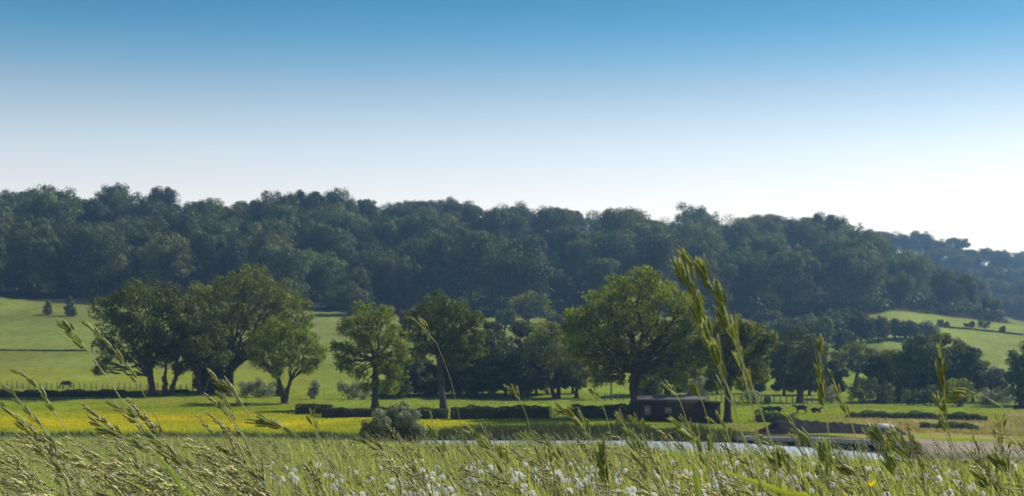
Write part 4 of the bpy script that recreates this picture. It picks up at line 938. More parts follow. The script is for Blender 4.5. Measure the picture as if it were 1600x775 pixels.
# ------------------------------------------------------------------ foreground: brome grass
GREEN = np.array([0.135, 0.175, 0.022]); PALE = np.array([0.47, 0.50, 0.27]); TIP = np.array([0.58, 0.48, 0.40]); DARK = np.array([0.085, 0.115, 0.012])
def spikelet_mesh(seed):
    """overlapping pointed scales either side of an axis, unit length along +Z, thin awns at the tips"""
    r_ = np.random.default_rng(seed); g = Geo(); K = 9
    for k in range(K):
        t0 = 0.02 + 0.60 * k / (K - 1); side = 1 if k % 2 else -1; Ln = 0.40 * r_.uniform(0.92, 1.08) * (1.0 - 0.12 * k / K); w = 0.098 * (1.05 - 0.4 * abs(k / K - 0.35))
        out_ = side * (0.035 + 0.02 * math.sin(k / K * 3.1)); sp_ = side * 0.17
        pts, cols = [], []
        for (a, ww) in ((0.0, 0.35), (0.22, 0.85), (0.5, 1.0), (0.78, 0.6)):
            z = t0 + Ln * a; x = out_ + sp_ * Ln * a * (1 - 0.35 * a)
            for q, (qx, qy) in enumerate(((-0.25, -1), (0.25, -0.68), (0.75, 0), (0.25, 0.68), (-0.25, 1))):
                pts.append((x + side * qx * w * ww * 0.8, qy * w * ww, z)); 
                cols.append(PALE * 1.15 if q in (0, 4) else ((DARK * 1.1 * (1 - a) + GREEN * 1.4 * a) if q == 2 else GREEN * (0.8 + 0.6 * a)))
        tipx = out_ + sp_ * Ln * 0.62; pts.append((tipx, 0, t0 + Ln)); cols.append(TIP)
        fq = []; 
        for rr in range(3):
            for c in range(4): fq.append((rr * 5 + c, rr * 5 + c + 1, rr * 5 + 5 + c + 1, rr * 5 + 5 + c))
        g.add(pts, [fq, [(15, 16, 20), (16, 17, 20), (17, 18, 20), (18, 19, 20)]], np.array(cols))
        aw = 0.07 + 0.10 * r_.random(); a0 = np.array([tipx, 0, t0 + Ln - 0.02]); d = np.array([side * 0.16 + r_.normal() * 0.05, r_.normal() * 0.10, 1.0]) * aw
        g.add([a0 + (0.008, 0, 0), a0 - (0.008, 0, 0), a0 + (0, 0.008, 0), a0 + d], [[(0, 2, 3), (2, 1, 3), (1, 0, 3)]], TIP * 1.25)
    return g.mesh('spikelet', M['spike'], smooth=True)
SPK = [spikelet_mesh(s) for s in (1, 2, 3, 4)]
SPV = []
def low_spikelet():
    """the same form with fewer faces, for heads farther away"""
    g = Geo(); 
    for k, (t0, side, Ln) in enumerate(((0.0, 1, .5), (0.14, -1, .5), (0.3, 1, .5), (0.45, -1, .5))):
        w = 0.10; x0 = side * 0.04; x1 = side * 0.11
        P = [(x0, 0, t0), (x0 + side * .10, 0, t0 + Ln * .45), (x0, w, t0 + Ln * .42), (x0, -w, t0 + Ln * .42), (x1, 0, t0 + Ln), (x1 * 1.5, 0.01, t0 + Ln * 1.3), (x1 - .012, 0, t0 + Ln * .95)]
        g.add(P, [[(0, 1, 2), (0, 3, 1), (2, 1, 4), (1, 3, 4), (0, 2, 4), (0, 4, 3), (4, 5, 6)]], np.array([DARK * 1.3, GREEN * 1.5, PALE * 1.2, PALE * 1.2, TIP * 1.2, TIP * 1.3, TIP]))
    return np.concatenate(g.V), g.F[3], np.concatenate(g.C)
LV, LF, LC = low_spikelet(); LF = np.concatenate(LF)

def orient(d, up):
    d = d / np.linalg.norm(d); x = np.cross(up, d); n = np.linalg.norm(x)
    x = x / n if n > 1e-6 else np.array([1.0, 0, 0]); y = np.cross(d, x); return np.stack([x, y, d], 1)

def stalk_layout(P, f0, nsp, slen, spread, loose, droop):
    """positions along the head: list of (node, foot, direction, length)"""
    n = len(P); res = []; fr = np.linspace(f0, 0.985, nsp) + rng.normal(size=nsp) * 0.006
    for k, f in enumerate(fr):
        f = min(max(f, 0), 0.995); i = f * (n - 1); a = int(i); t = i - a; p = P[a] * (1 - t) + P[min(a + 1, n - 1)] * t
        T = P[min(a + 1, n - 1)] - P[max(a - 1, 0)]; T /= np.linalg.norm(T) + 1e-9
        ang = k * 2.4 + rng.uniform(-0.5, 0.5); A = np.cross(T, (0.2, 0.9, 0.1)); A /= np.linalg.norm(A); B = np.cross(T, A)
        sd = math.cos(ang) * A + math.sin(ang) * B * 0.8
        q = (f - f0) / max(1e-3, 1 - f0)
        ped = slen * loose * (1.25 - q) * rng.uniform(0.5, 1.3)
        d1 = T * 0.9 + sd * spread; d1 /= np.linalg.norm(d1)
        foot = p + d1 * ped; d2 = T + sd * spread * 0.55 + np.array([-droop * 0.25, 0, -droop]); d2 /= np.linalg.norm(d2)
        res.append((p, foot, d2, slen * rng.uniform(0.75, 1.12) * (1.0 - 0.22 * abs(q - 0.35))))
    return res

def stem_geo(g, P, r0, r1, lay, slen, col0=GREEN * 1.35, col1=PALE * 0.9, sides=6):
    n = len(P); t = np.linspace(0, 1, n); col = np.repeat(col0[None] * (1 - t[:, None]) + col1[None] * t[:, None], sides, 0)
    tube(g, P, r0 + (r1 - r0) * t, sides, col)
    for p, foot, d, L_ in lay:
        tube(g, [p, (p + foot) / 2 + d * 0.0008, foot, foot + d * L_ * 0.12], 0.00035 if slen > 0.012 else 0.0003, 3, PALE * 0.9, cap=False)

def full_path(px, Y, n=36, ybend=0.0):
    """photo points from low to tip -> stem that carries on down to the ground"""
    Y = float(Y); Q = [P3(a, b, Y) for a, b in px]
    low = Q[0]; nx = Q[1] - Q[0]; slope = nx[0] / max(0.02, nx[2]); slope = max(-1.2, min(1.2, slope))
    zg = Hs(low[0], Y) - 0.02; drop = low[2] - zg
    root = np.array([low[0] - slope * drop * 0.45, Y + 0.03, zg]); mid = np.array([low[0] - slope * drop * 0.33, Y + 0.01, zg + drop * 0.5])
    P = [root, mid] + Q if drop > 0.08 else [root] + Q[1:]
    S = smooth_path(np.array(P), n * 2); 
    ln = np.concatenate([[0], np.cumsum(np.linalg.norm(np.diff(S, axis=0), axis=1))]); tt = np.linspace(0, ln[-1], n)
    S = np.stack([np.interp(tt, ln, S[:, k]) for k in range(3)], 1)
    S[:, 1] += np.linspace(0, 1, n) ** 2 * ybend
    return S

def head_fraction(P, y_head, Y):
    rows = HY - F * P[:, 2] / P[:, 1]
    # the head begins where the stem, followed from the ground, last passes this row
    idx = np.where(rows >= y_head)[0]
    return (idx[-1] if len(idx) else len(P) * 0.6) / (len(P) - 1)

def near_stalk(px, Y, hpt, nsp, slen, label, spread=0.30, loose=0.35, droop=0.1, r0=0.0012, r1=0.0005, leaf=None):
    """hpt = index into px where the head begins"""
    P = full_path(px, Y, ybend=rng.uniform(-0.04, 0.04)); q = P3(px[hpt][0], px[hpt][1], Y)
    f0 = int(np.argmin(np.linalg.norm(P[:, [0, 2]] - q[[0, 2]], axis=1))) / (len(P) - 1)
    nsp = max(6, int(nsp * 0.98)); slen *= 0.86; loose *= 1.5; spread *= 1.25
    root = link('brome_stalk', None); org = P[0].copy(); root.location = org
    tag(root, label, 'grass stalk', 'flowering grass stalks in the foreground')
    Pl = P - org; lay = stalk_layout(Pl, f0, nsp, slen, spread, loose, droop)
    g = Geo(); stem_geo(g, Pl, r0, r1, lay, slen); link('stem', g.mesh('stem', M['spike'], True), root)
    for k, (p, foot, d, L_) in enumerate(lay):
        o = link('spikelet', SPK[rng.integers(4)], root)
        Mx = Matrix(orient(d, unit(1)[0]).tolist()).to_4x4(); Mx.translation = Vector(foot); o.matrix_basis = Mx @ Matrix.Diagonal((L_ * 1.15, L_ * 1.0, L_, 1))
    if leaf:
        Q = smooth_path(np.array([P3(a, b, Y) for a, b in leaf]) - org, 14); wd = np.sin(np.linspace(0.25, math.pi, 14)) * 0.0032 + 0.0004
        side = np.cross(np.gradient(Q, axis=0), (0, 1, 0.3)); side /= np.linalg.norm(side, axis=1)[:, None]
        lg = Geo(); V = np.concatenate([Q - side * wd[:, None], Q + np.array([0, wd.max() * .4, 0]), Q + side * wd[:, None]]); i = np.arange(13)
        lg.add(V, [np.concatenate([np.stack([i, i + 1, i + 15, i + 14], 1), np.stack([i + 14, i + 15, i + 29, i + 28], 1)])], GREEN * 2.0)
        link('leaf', lg.mesh('leaf', M['spike'], True), root)
    return root

NS = near_stalk
NS([(1196, 790), (1165, 700), (1143, 620), (1118, 562), (1100, 505), (1078, 450), (1046, 405)], 1.30, 2, 17, 0.0275, 'tallest grass stalk, left of its pair, with a fat drooping seed head over the oak', spread=0.26, loose=0.25, r0=0.0026, r1=0.0006, droop=-0.05)
NS([(1228, 790), (1206, 690), (1182, 610), (1160, 560), (1148, 520), (1133, 478), (1105, 432), (1062, 400)], 1.32, 4, 18, 0.0262, 'right-hand stalk of the tallest pair, head curving up to the left', spread=0.24, loose=0.22, r0=0.0015, droop=-0.05)
NS([(1216, 790), (1188, 700), (1172, 625), (1160, 575), (1150, 525), (1141, 492)], 1.45, 2, 15, 0.0165, 'fine stalk with thin narrow spikelets tucked below the tallest pair', spread=0.28, loose=0.5)
NS([(1314, 790), (1307, 720), (1298, 645), (1290, 595), (1291, 520)], 1.6, 2, 11, 0.0235, 'single upright stalk with a narrow erect head in front of the umbrella-shaped tree', spread=0.16, loose=0.15)
NS([(1350, 785), (1333, 700), (1312, 640), (1297, 612), (1287, 585)], 1.75, 2, 8, 0.0175, 'thin stalk crossing the earth heap, head just under the narrow erect one', spread=0.3, loose=0.2)
NS([(1505, 790), (1478, 700), (1467, 655), (1462, 610), (1458, 545)], 1.55, 1, 12, 0.0270, 'tall erect dark green head in front of the right-hand thicket', spread=0.17, loose=0.12)
NS([(1625, 760), (1600, 680), (1580, 645), (1556, 622), (1530, 614), (1498, 626)], 1.7, 3, 9, 0.0220, 'stalk near the right edge arching over to the left like a hook', spread=0.3, loose=0.4, droop=0.25)
NS([(1562, 790), (1560, 740), (1556, 690), (1552, 640)], 2.0, 1, 15, 0.0150, 'upright stalk with round loose spikelets beneath the hooked one', spread=0.5, loose=0.8)
NS([(1535, 745), (1546, 760), (1558, 725), (1552, 712), (1545, 720)], 2.0, 1, 5, 0.0150, 'small bent stalk low beside the round loose spikelets') if False else None
NS([(1418, 795), (1408, 755), (1395, 715), (1378, 690), (1362, 672)], 1.35, 1, 12, 0.0225, 'thick head leaning left below the white punt', spread=0.25, loose=0.25)
NS([(1452, 800), (1444, 760), (1428, 722), (1405, 695), (1384, 674)], 1.40, 1, 12, 0.0215, 'thick head with long awns just right of the one below the white punt', spread=0.42, loose=0.3)
NS([(288, 800), (262, 700), (218, 610), (190, 566), (160, 532), (120, 499)], 2.1, 2, 12, 0.0200, 'right-hand of two tall stalks arching left across the left-hand clump', spread=0.2, loose=0.3, r0=0.0013)
NS([(275, 800), (235, 700), (172, 600), (138, 552), (112, 520), (86, 496)], 2.0, 3, 12, 0.0215, 'left-hand of two tall stalks arching left over the green field', spread=0.26, loose=0.35, r0=0.0012)
NS([(150, 800), (112, 700), (84, 655), (55, 612), (30, 588), (0, 574)], 1.8, 2, 13, 0.0170, 'stalk at the left edge arching left with a braided head', spread=0.2, loose=0.2)
NS([(130, 800), (85, 700), (45, 650), (20, 618), (-6, 596)], 1.9, 1, 13, 0.0180, 'second stalk at the left edge, just under the braided head', spread=0.25, loose=0.2)
NS([(125, 800), (90, 740), (60, 700), (25, 652), (-4, 630)], 1.7, 1, 14, 0.0200, 'third stalk at the left edge with a heavier drooping head', spread=0.25, loose=0.2)
NS([(330, 800), (285, 745), (245, 700), (215, 670), (190, 648), (158, 628)], 1.6, 1, 16, 0.0215, 'heavy bunched head in front of the buttercups, left of the forked pair', spread=0.30, loose=0.3, droop=0.15, r0=0.002)
NS([(300, 800), (265, 740), (232, 706), (190, 690), (150, 668), (124, 648)], 1.65, 2, 14, 0.0200, 'long head lying almost flat below the heavy bunched one', spread=0.2, loose=0.25, droop=0.15)
NS([(445, 800), (425, 730), (405, 675), (385, 640), (360, 612), (335, 590)], 1.9, 3, 13, 0.0205, 'graceful stalk nodding left in front of the left-hand clump', spread=0.25, loose=0.35)
NS([(420, 790), (395, 720), (372, 672), (352, 640), (338, 615)], 2.3, 2, 9, 0.0185, 'thinner stalk just behind the graceful nodding one', spread=0.3, loose=0.6)
NS([(545, 800), (520, 740), (490, 705), (455, 675), (420, 665), (386, 656)], 1.8, 3, 12, 0.0225, 'horizontal head pointing left over the small dark bush', spread=0.2, loose=0.25, droop=0.1)
NS([(530, 800), (515, 730), (503, 695), (496, 670), (490, 642)], 2.2, 2, 8, 0.0190, 'short erect head between the horizontal one and the silvery bush', spread=0.35, loose=0.5)
NS([(742, 800), (722, 680), (705, 600), (690, 558), (676, 528), (640, 492)], 2.6, 4, 8, 0.0200, 'single hair-thin tall stalk nodding before the slanting oak', spread=0.25, loose=0.5, droop=0.35, r0=0.0009, r1=0.0004)
NS([(850, 800), (838, 720), (826, 660), (812, 625), (792, 603)], 2.5, 3, 7, 0.0190, 'thin stalk with a small head over the long clipped hedge', spread=0.3, loose=0.4)
NS([(962, 800), (958, 700), (948, 650), (940, 628), (925, 608)], 2.5, 3, 6, 0.0185, 'thin stalk with a small head left of the hut', spread=0.3, loose=0.4)
NS([(960, 800), (940, 720), (918, 678), (900, 655), (870, 640)], 1.9, 2, 11, 0.0200, 'head leaning left over the gate in the hedge gap', spread=0.26, loose=0.35)
NS([(1040, 800), (1020, 760), (1000, 705), (985, 675), (965, 645)], 1.6, 1, 12, 0.0200, 'dark leaning head in front of the left end of the hut', spread=0.25, loose=0.3)
NS([(1030, 800), (1018, 740), (1010, 700), (1000, 670), (975, 648)], 2.1, 1, 12, 0.0180, 'looser head close behind the dark leaning one at the hut', spread=0.4, loose=0.5)
NS([(948, 800), (946, 770), (942, 735), (936, 690)], 1.6, 1, 9, 0.0270, 'stiff dark erect head low in front of the hedge end', spread=0.18, loose=0.12)
NS([(1100, 800), (1085, 700), (1072, 650), (1062, 622), (1040, 602)], 2.4, 3, 7, 0.0190, 'slender head in front of the hut wall between its windows', spread=0.3, loose=0.4)
NS([(1130, 800), (1118, 700), (1108, 650), (1098, 622), (1084, 598)], 1.9, 3, 8, 0.0190, 'dense curled head in front of the hut roof', spread=0.3, loose=0.2)
NS([(1118, 800), (1110, 740), (1104, 715), (1088, 682), (1050, 650)], 1.6, 1, 16, 0.0210, 'big spreading head left of the thick green stem', spread=0.4, loose=0.35)
NS([(1160, 800), (1148, 740), (1140, 690), (1128, 665), (1105, 655)], 2.0, 2, 7, 0.0190, 'arching head right of the hut, over the water', spread=0.3, loose=0.4)
NS([(810, 800), (795, 750), (778, 715), (755, 690), (722, 668)], 1.7, 1, 15, 0.0205, 'wide fan-like head leaning left, right of the silvery bush', spread=0.4, loose=0.35)
NS([(720, 800), (700, 750), (690, 710), (678, 680), (672, 655)], 2.2, 1, 11, 0.0180, 'loose head directly right of the silvery bush', spread=0.4, loose=0.5)
NS([(640, 800), (622, 745), (602, 712), (575, 695), (545, 685)], 2.1, 2, 9, 0.0200, 'low nodding head in front of the silvery bush', spread=0.3, loose=0.3)
NS([(860, 800), (850, 750), (845, 715), (830, 690), (812, 672)], 2.3, 1, 11, 0.0185, 'dangling head below the long clipped hedge', spread=0.4, loose=0.5, droop=0.2)
NS([(905, 800), (890, 745), (872, 712), (850, 690), (828, 676)], 2.0, 1, 12, 0.0185, 'leaning head just right of the dangling one', spread=0.35, loose=0.4)
NS([(1320, 800), (1300, 745), (1285, 715), (1262, 690), (1228, 658)], 1.6, 1, 11, 0.0220, 'leaning head across the near edge of the water', spread=0.3, loose=0.3)
NS([(1295, 800), (1290, 760), (1286, 720), (1283, 685)], 1.7, 1, 9, 0.0240, 'erect head in front of the earth heap', spread=0.3, loose=0.25)
NS([(1372, 800), (1355, 765), (1340, 742), (1318, 725)], 1.7, 1, 9, 0.0200, 'low head leaning left at the bottom, under the earth heap', spread=0.3, loose=0.3)
NS([(1240, 800), (1235, 760), (1228, 735), (1215, 715)], 1.5, 1, 9, 0.0210, 'low head at the bottom right of the thick green stem', spread=0.4, loose=0.3)
NS([(1575, 800), (1578, 765), (1572, 735), (1562, 715)], 1.6, 1, 10, 0.0220, 'dark head at the bottom beneath the round loose spikelets', spread=0.3, loose=0.3)
NS([(1540, 800), (1535, 770), (1528, 755), (1518, 738)], 1.8, 1, 8, 0.0200, 'small dark head at the bottom left of the right corner', spread=0.35, loose=0.3)

def blade_thing(pts, Y, wmm, label, col):
    Q = np.array([P3(a, b, Y) for a, b in pts]); zg = Hs(Q[0][0], Y) - 0.02
    d0 = Q[0][2] - zg; Q = np.vstack([[Q[0][0] + 0.03, Y + 0.02, zg], [Q[0][0] + 0.025, Y + 0.01, zg + d0 * .5], [Q[0][0] + 0.012, Y, zg + d0 * .85], Q]); org = Q[0].copy(); Q = smooth_path(Q - org, 24); t = np.linspace(0, 1, 24); wd = wmm * 0.0005 * np.clip(np.sin(np.clip(t * 1.1 + 0.55, 0, math.pi)) , 0.03, 1) * np.clip((1 - t) * 4, 0.05, 1)
    side = np.cross(np.gradient(Q, axis=0), (0, 1, 0.3)); side /= np.linalg.norm(side, axis=1)[:, None]
    V = np.concatenate([Q - side * wd[:, None], Q + np.array([0, 1, -0.3]) * wd[:, None] * 0.5, Q + side * wd[:, None]]); i = np.arange(23); n = 24
    g = Geo(); g.add(V, [np.concatenate([np.stack([i, i + 1, i + n + 1, i + n], 1), np.stack([i + n, i + n + 1, i + 2 * n + 1, i + 2 * n], 1)])], col)
    o = link('grass_blade', g.mesh('grass_blade', M['spike'], True)); o.location = org; tag(o, label, 'grass blade', 'broad grass blades in the foreground')
blade_thing([(1275, 800), (1225, 770), (1165, 748), (1110, 730)], 1.3, 4.5, 'broad yellow-green blade slanting along the bottom right of the thick stem', np.array([0.26, 0.30, 0.04]))
blade_thing([(305, 800), (285, 765), (255, 722), (215, 690)], 1.5, 4, 'bright green blade below the heavy bunched head', np.array([0.22, 0.30, 0.05]))
blade_thing([(1095, 800), (1090, 760), (1085, 735), (1080, 722)], 1.5, 5, 'short light green blade below the dark hut', np.array([0.20, 0.28, 0.05]))

# medium heads: a few forms, copied and individually placed
def head_form(seed, lean, hgt, nsp, slen, spread, loose, droop):
    global rng
    keep = rng; rng = np.random.default_rng(seed)
    P = smooth_path(np.array([(0, 0, 0), (-lean * 0.12, 0, hgt * 0.4), (-lean * 0.38, 0, hgt * 0.72), (-lean * 0.70, 0.01, hgt * 0.92), (-lean, 0.02, hgt)]), 18)
    lay = stalk_layout(P, 0.66, nsp, slen, spread, loose, droop); g = Geo(); stem_geo(g, P, 0.0012, 0.0006, [], slen, sides=4)
    st = g.mesh('stem', M['spike'], True); g = Geo()
    for p, foot, d, L_ in lay:
        tube(g, [p, foot], 0.0005, 3, PALE, cap=False); Rm = orient(d, unit(1)[0]); g.add((LV * L_) @ Rm.T + foot, [LF], LC * rng.uniform(0.8, 1.2))
    hd = g.mesh('seed_head', M['spike'], True); rng = keep
    return st, hd, P
FORMS = [head_form(200 + k, *a) for k, a in enumerate([(0.30, 0.60, 14, 0.019, .28, .4, .1), (0.22, 0.66, 12, 0.021, .3, .35, .1), (0.36, 0.58, 15, 0.018, .25, .4, .15),
                                                      (0.12, 0.66, 12, 0.020, .35, .5, 0), (0.05, 0.62, 10, 0.022, .25, .25, 0), (0.18, 0.58, 16, 0.016, .5, .7, .1)])]
cand = []
for k in range(245):
    left = rng.random() < 0.36
    u = rng.uniform(-40, 340) if left else rng.uniform(300, 1640)
    Y = rng.uniform(2.0, 4.2) if left else rng.uniform(2.4, 6.0)
    yt = rng.uniform(600, 765) if left else 775 - 105 * rng.random() ** 1.5
    cand.append((u, Y, yt, left))
cand.sort(key=lambda q: (round(q[0] / 80), q[2]))
zones = {}
for (u, Y, yt, left) in cand:
    f = rng.integers(0, 3) if left else rng.choice([0, 1, 3, 3, 4, 5]); st, hd, Pf = FORMS[f]
    x = (u - 800) / F * Y; zg = Hs(x, Y); ztop = (HY - yt) / F * Y; sc = (ztop - zg) / Pf[-1, 2]
    if sc > 1.35 or sc < 0.5: Y = Y * 0.8; ztop = (HY - yt) / F * Y; x = (u - 800) / F * Y; sc = min(1.35, max(0.5, (ztop - zg) / Pf[-1, 2]))
    root = link('meadow_stalk', None); root.location = (x - Pf[-1, 0] * min(sc, 1.0), Y, zg); root.scale = (min(sc, 1.05), min(sc, 1.05), sc)
    root.rotation_euler = (0, 0, rng.normal() * 0.35)
    hrow = 'low down' if yt > 740 else ('halfway up' if yt > 715 else 'standing tall')
    nearest = ('at the left edge' if u < 40 else 'under the arching pair' if u < 200 else 'under the bunched head' if u < 320 else 'below the nodding stalk' if u < 430 else
               'below the horizontal head' if u < 540 else 'in front of the silvery bush' if u < 660 else 'right of the silvery bush' if u < 800 else 'below the long hedge' if u < 900 else
               'left of the hut' if u < 1000 else 'in front of the hut' if u < 1120 else 'by the thick stem' if u < 1230 else 'below the earth heap' if u < 1380 else 'below the white punt' if u < 1460 else
               'below the gravel beach' if u < 1560 else 'in the right corner')
    zones.setdefault((f, hrow, nearest), []).append(root)
    shp = ['dense bowed head', 'bowed head', 'strongly bowed head', 'slightly bent head', 'straight head', 'open feathery head'][f]
    root['label'] = 'grass with %s %s, %s' % (shp, nearest, hrow); tag(root, None, 'grass stalk', 'smaller flowering grass stalks of the meadow')
    link('stem', st, root); link('seed_head', hd, root)
for key, lst in zones.items():
    if len(lst) > 1:
        lst.sort(key=lambda o: o.location[0] / o.location[1])
        for j, o in enumerate(lst): o['label'] = o['label'] + ', %s from left' % ORD[j]

# ------------------------------------------------------------------ dandelion clocks
def clock_mesh(seed):
    r_ = np.random.default_rng(seed); g = Geo(); n = 90; R0 = 0.0185
    k = np.arange(n) + 0.5; ph = np.arccos(1 - 2 * k / n * 0.93); th = math.pi * (1 + 5 ** 0.5) * k
    D = np.stack([np.cos(th) * np.sin(ph), np.sin(th) * np.sin(ph), np.cos(ph)], 1)
    for d in D:
        a = np.cross(d, (0.3, 0.2, 0.93)); a /= np.linalg.norm(a); b = np.cross(d, a); tip = d * R0 * r_.uniform(0.80, 0.92)
        g.add([d * 0.003 + a * 0.0002, d * 0.003 - a * 0.0002, tip], [[(0, 1, 2)]], (0.6, 0.55, 0.45))
        for q in range(6):
            an = q * math.pi / 3 + r_.uniform(-.3, .3); e = (a * math.cos(an) + b * math.sin(an)) * 0.0058 + d * 0.0040; w = np.cross(e, d); w = w / np.linalg.norm(w) * 0.0011
            g.add([tip + w, tip - w, tip + e], [[(0, 1, 2)]], (1, 1, 1))
    return g.mesh('seed_clock', M['pappus'])
CK = [clock_mesh(5), clock_mesh(6)]
rg = Geo(); th = np.linspace(0, 2 * math.pi, 7)[:-1]
tube(rg, [(0, 0, -0.004), (0, 0, -0.001), (0, 0, 0.003)], [0.0015, 0.0045, 0.002], 8, (0.30, 0.24, 0.12)); RC = rg.mesh('receptacle', M['spike'], True)
sg = Geo(); tube(sg, smooth_path(np.array([(0.02, 0, -0.44), (0.01, 0, -0.2), (0, 0, -0.004)]), 7), [0.0026] * 7, 6, (0.26, 0.22, 0.10)); SM = sg.mesh('stem', M['spike'], True)
clock_pts = []
dens_u = [(0, 0.35), (300, 0.5), (500, 0.9), (700, 1.3), (900, 1.5), (1100, 1.3), (1350, 1.0), (1600, 0.8)]
tries = 0
while len(clock_pts) < 298 and tries < 9000:
    tries += 1
    if clock_pts and rng.random() < 0.55:
        cu, cy = clock_pts[rng.integers(len(clock_pts))]; u = cu + rng.normal() * 45; Y = min(11.0, max(5.2, cy + rng.normal() * 0.9))
    else: u = rng.uniform(-30, 1640); Y = rng.uniform(5.6, 10.8)
    if rng.random() > np.interp(u, *zip(*dens_u)) / 1.5: continue
    clock_pts.append((u, Y))
byz = {}
for (u, Y) in clock_pts:
    x = (u - 800) / F * Y; zg = Hs(x, Y); h = rng.uniform(0.30, 0.44); root = link('dandelion', None); root.location = (x, Y, zg)
    s = rng.uniform(0.72, 1.12) * (0.8 + Y / 50)
    st = link('stem', SM, root); st.location = (0, 0, h); st.scale = (1, 1, (h + 0.01) / 0.44)
    ck = link('seed_clock', CK[rng.integers(2)], root); ck.location = (0, 0, h); ck.scale = (s,) * 3; ck.rotation_euler = (rng.normal() * 0.3, rng.normal() * 0.3, rng.uniform(0, 6))
    r_ = link('receptacle', RC, root); r_.location = (0, 0, h)
    yt = HY - F * (zg + h) / Y; rown = 'along the bottom edge' if yt > 768 else 'in the near rows' if yt > 757 else ('in the middle rows' if yt > 744 else 'in the farthest rows')
    zn = 'far left' if u < 250 else 'below the left-hand clump' if u < 420 else 'below the small dark bush' if u < 560 else 'below the silvery bush' if u < 680 else 'right of the silvery bush' if u < 790 else \
        'below the long clipped hedge' if u < 900 else 'left of the hut' if u < 1000 else 'below the hut' if u < 1120 else 'around the tall pair of stalks' if u < 1250 else 'below the water gap' if u < 1390 else 'below the gravel beach' if u < 1540 else 'in the right corner'
    root['label'] = 'white dandelion clock %s, %s' % (zn, rown); tag(root, None, 'dandelion', 'dandelion clocks in the meadow'); byz.setdefault(root['label'], []).append(root)
for lst in byz.values():
    if len(lst) > 1:
        lst.sort(key=lambda o: o.location[0] / o.location[1])
        for j, o in enumerate(lst): o['label'] = o['label'] + ', %s from left' % ORD[j]
def far_clocks():
    g = Geo(); tris, cols = [], []
    for src in CK:
        pass
    proto = np.zeros(len(CK[0].vertices) * 3, dtype=np.float32); CK[0].vertices.foreach_get('co', proto); proto = proto.reshape(-1, 3); nf = len(proto) // 3
    fc = np.arange(len(proto)).reshape(-1, 3)
    for k in range(330):
        u = rng.uniform(-60, 1680); Y = rng.uniform(10.4, 13.2)
        if rng.random() > np.interp(u, *zip(*dens_u)) / 1.5: continue
        x = (u - 800) / F * Y; h = rng.uniform(0.30, 0.42); z = Hs(x, Y); a = rng.uniform(0, 6.28); ca, sa = math.cos(a), math.sin(a); sc = rng.uniform(0.7, 1.05)
        g.add(proto @ np.array([[ca, sa, 0], [-sa, ca, 0], [0, 0, 1]]) * sc + (x, Y, z + h), [fc], (1, 1, 1))
        tube(g, [(x + 0.01, Y, z), (x, Y, z + h)], 0.0025, 3, (0.30, 0.28, 0.12), cap=False)
    tag(link('far_dandelions', g.mesh('far_dandelions', M['pappus'])), 'countless small white dandelion clocks behind the nearer ones', 'dandelions', kind='stuff')
far_clocks()
# a few buttercups
def buttercup(u, Y, h, label):
    x = (u - 800) / F * Y; zg = Hs(x, Y); root = link('buttercup', None); root.location = (x, Y, zg); tag(root, label, 'flower', 'buttercups among the grass')
    g = Geo(); tube(g, [(0, 0, 0), (0.01, 0, h * .6), (0, 0, h)], 0.001, 5, GREEN * 1.5); link('stem', g.mesh('stem', M['spike']), root)
    for k in range(5):
        a = k * 2 * math.pi / 5; ca, sa = math.cos(a), math.sin(a); g = Geo(); V = []
        for rr, ww, zz in ((0.0005, 0.0006, 0), (0.003, 0.0025, .002), (0.0055, 0.0035, .005), (0.007, 0.002, .008)):
            for q in (-1, 1): V.append((rr * ca - q * ww * sa, rr * sa + q * ww * ca, h + zz))
        g.add(V, [[(0, 1, 3, 2), (2, 3, 5, 4), (4, 5, 7, 6)]], (0.75, 0.55, 0.01)); link('petal', g.mesh('petal', M['spike']), root)
buttercup(234, 3.2, 0.70, 'single yellow buttercup low below the heavy bunched head')
buttercup(382, 4.5, 0.66, 'single yellow buttercup left of the small dark bush')
buttercup(1361, 2.4, 0.76, 'single yellow buttercup at the bottom below the white punt')

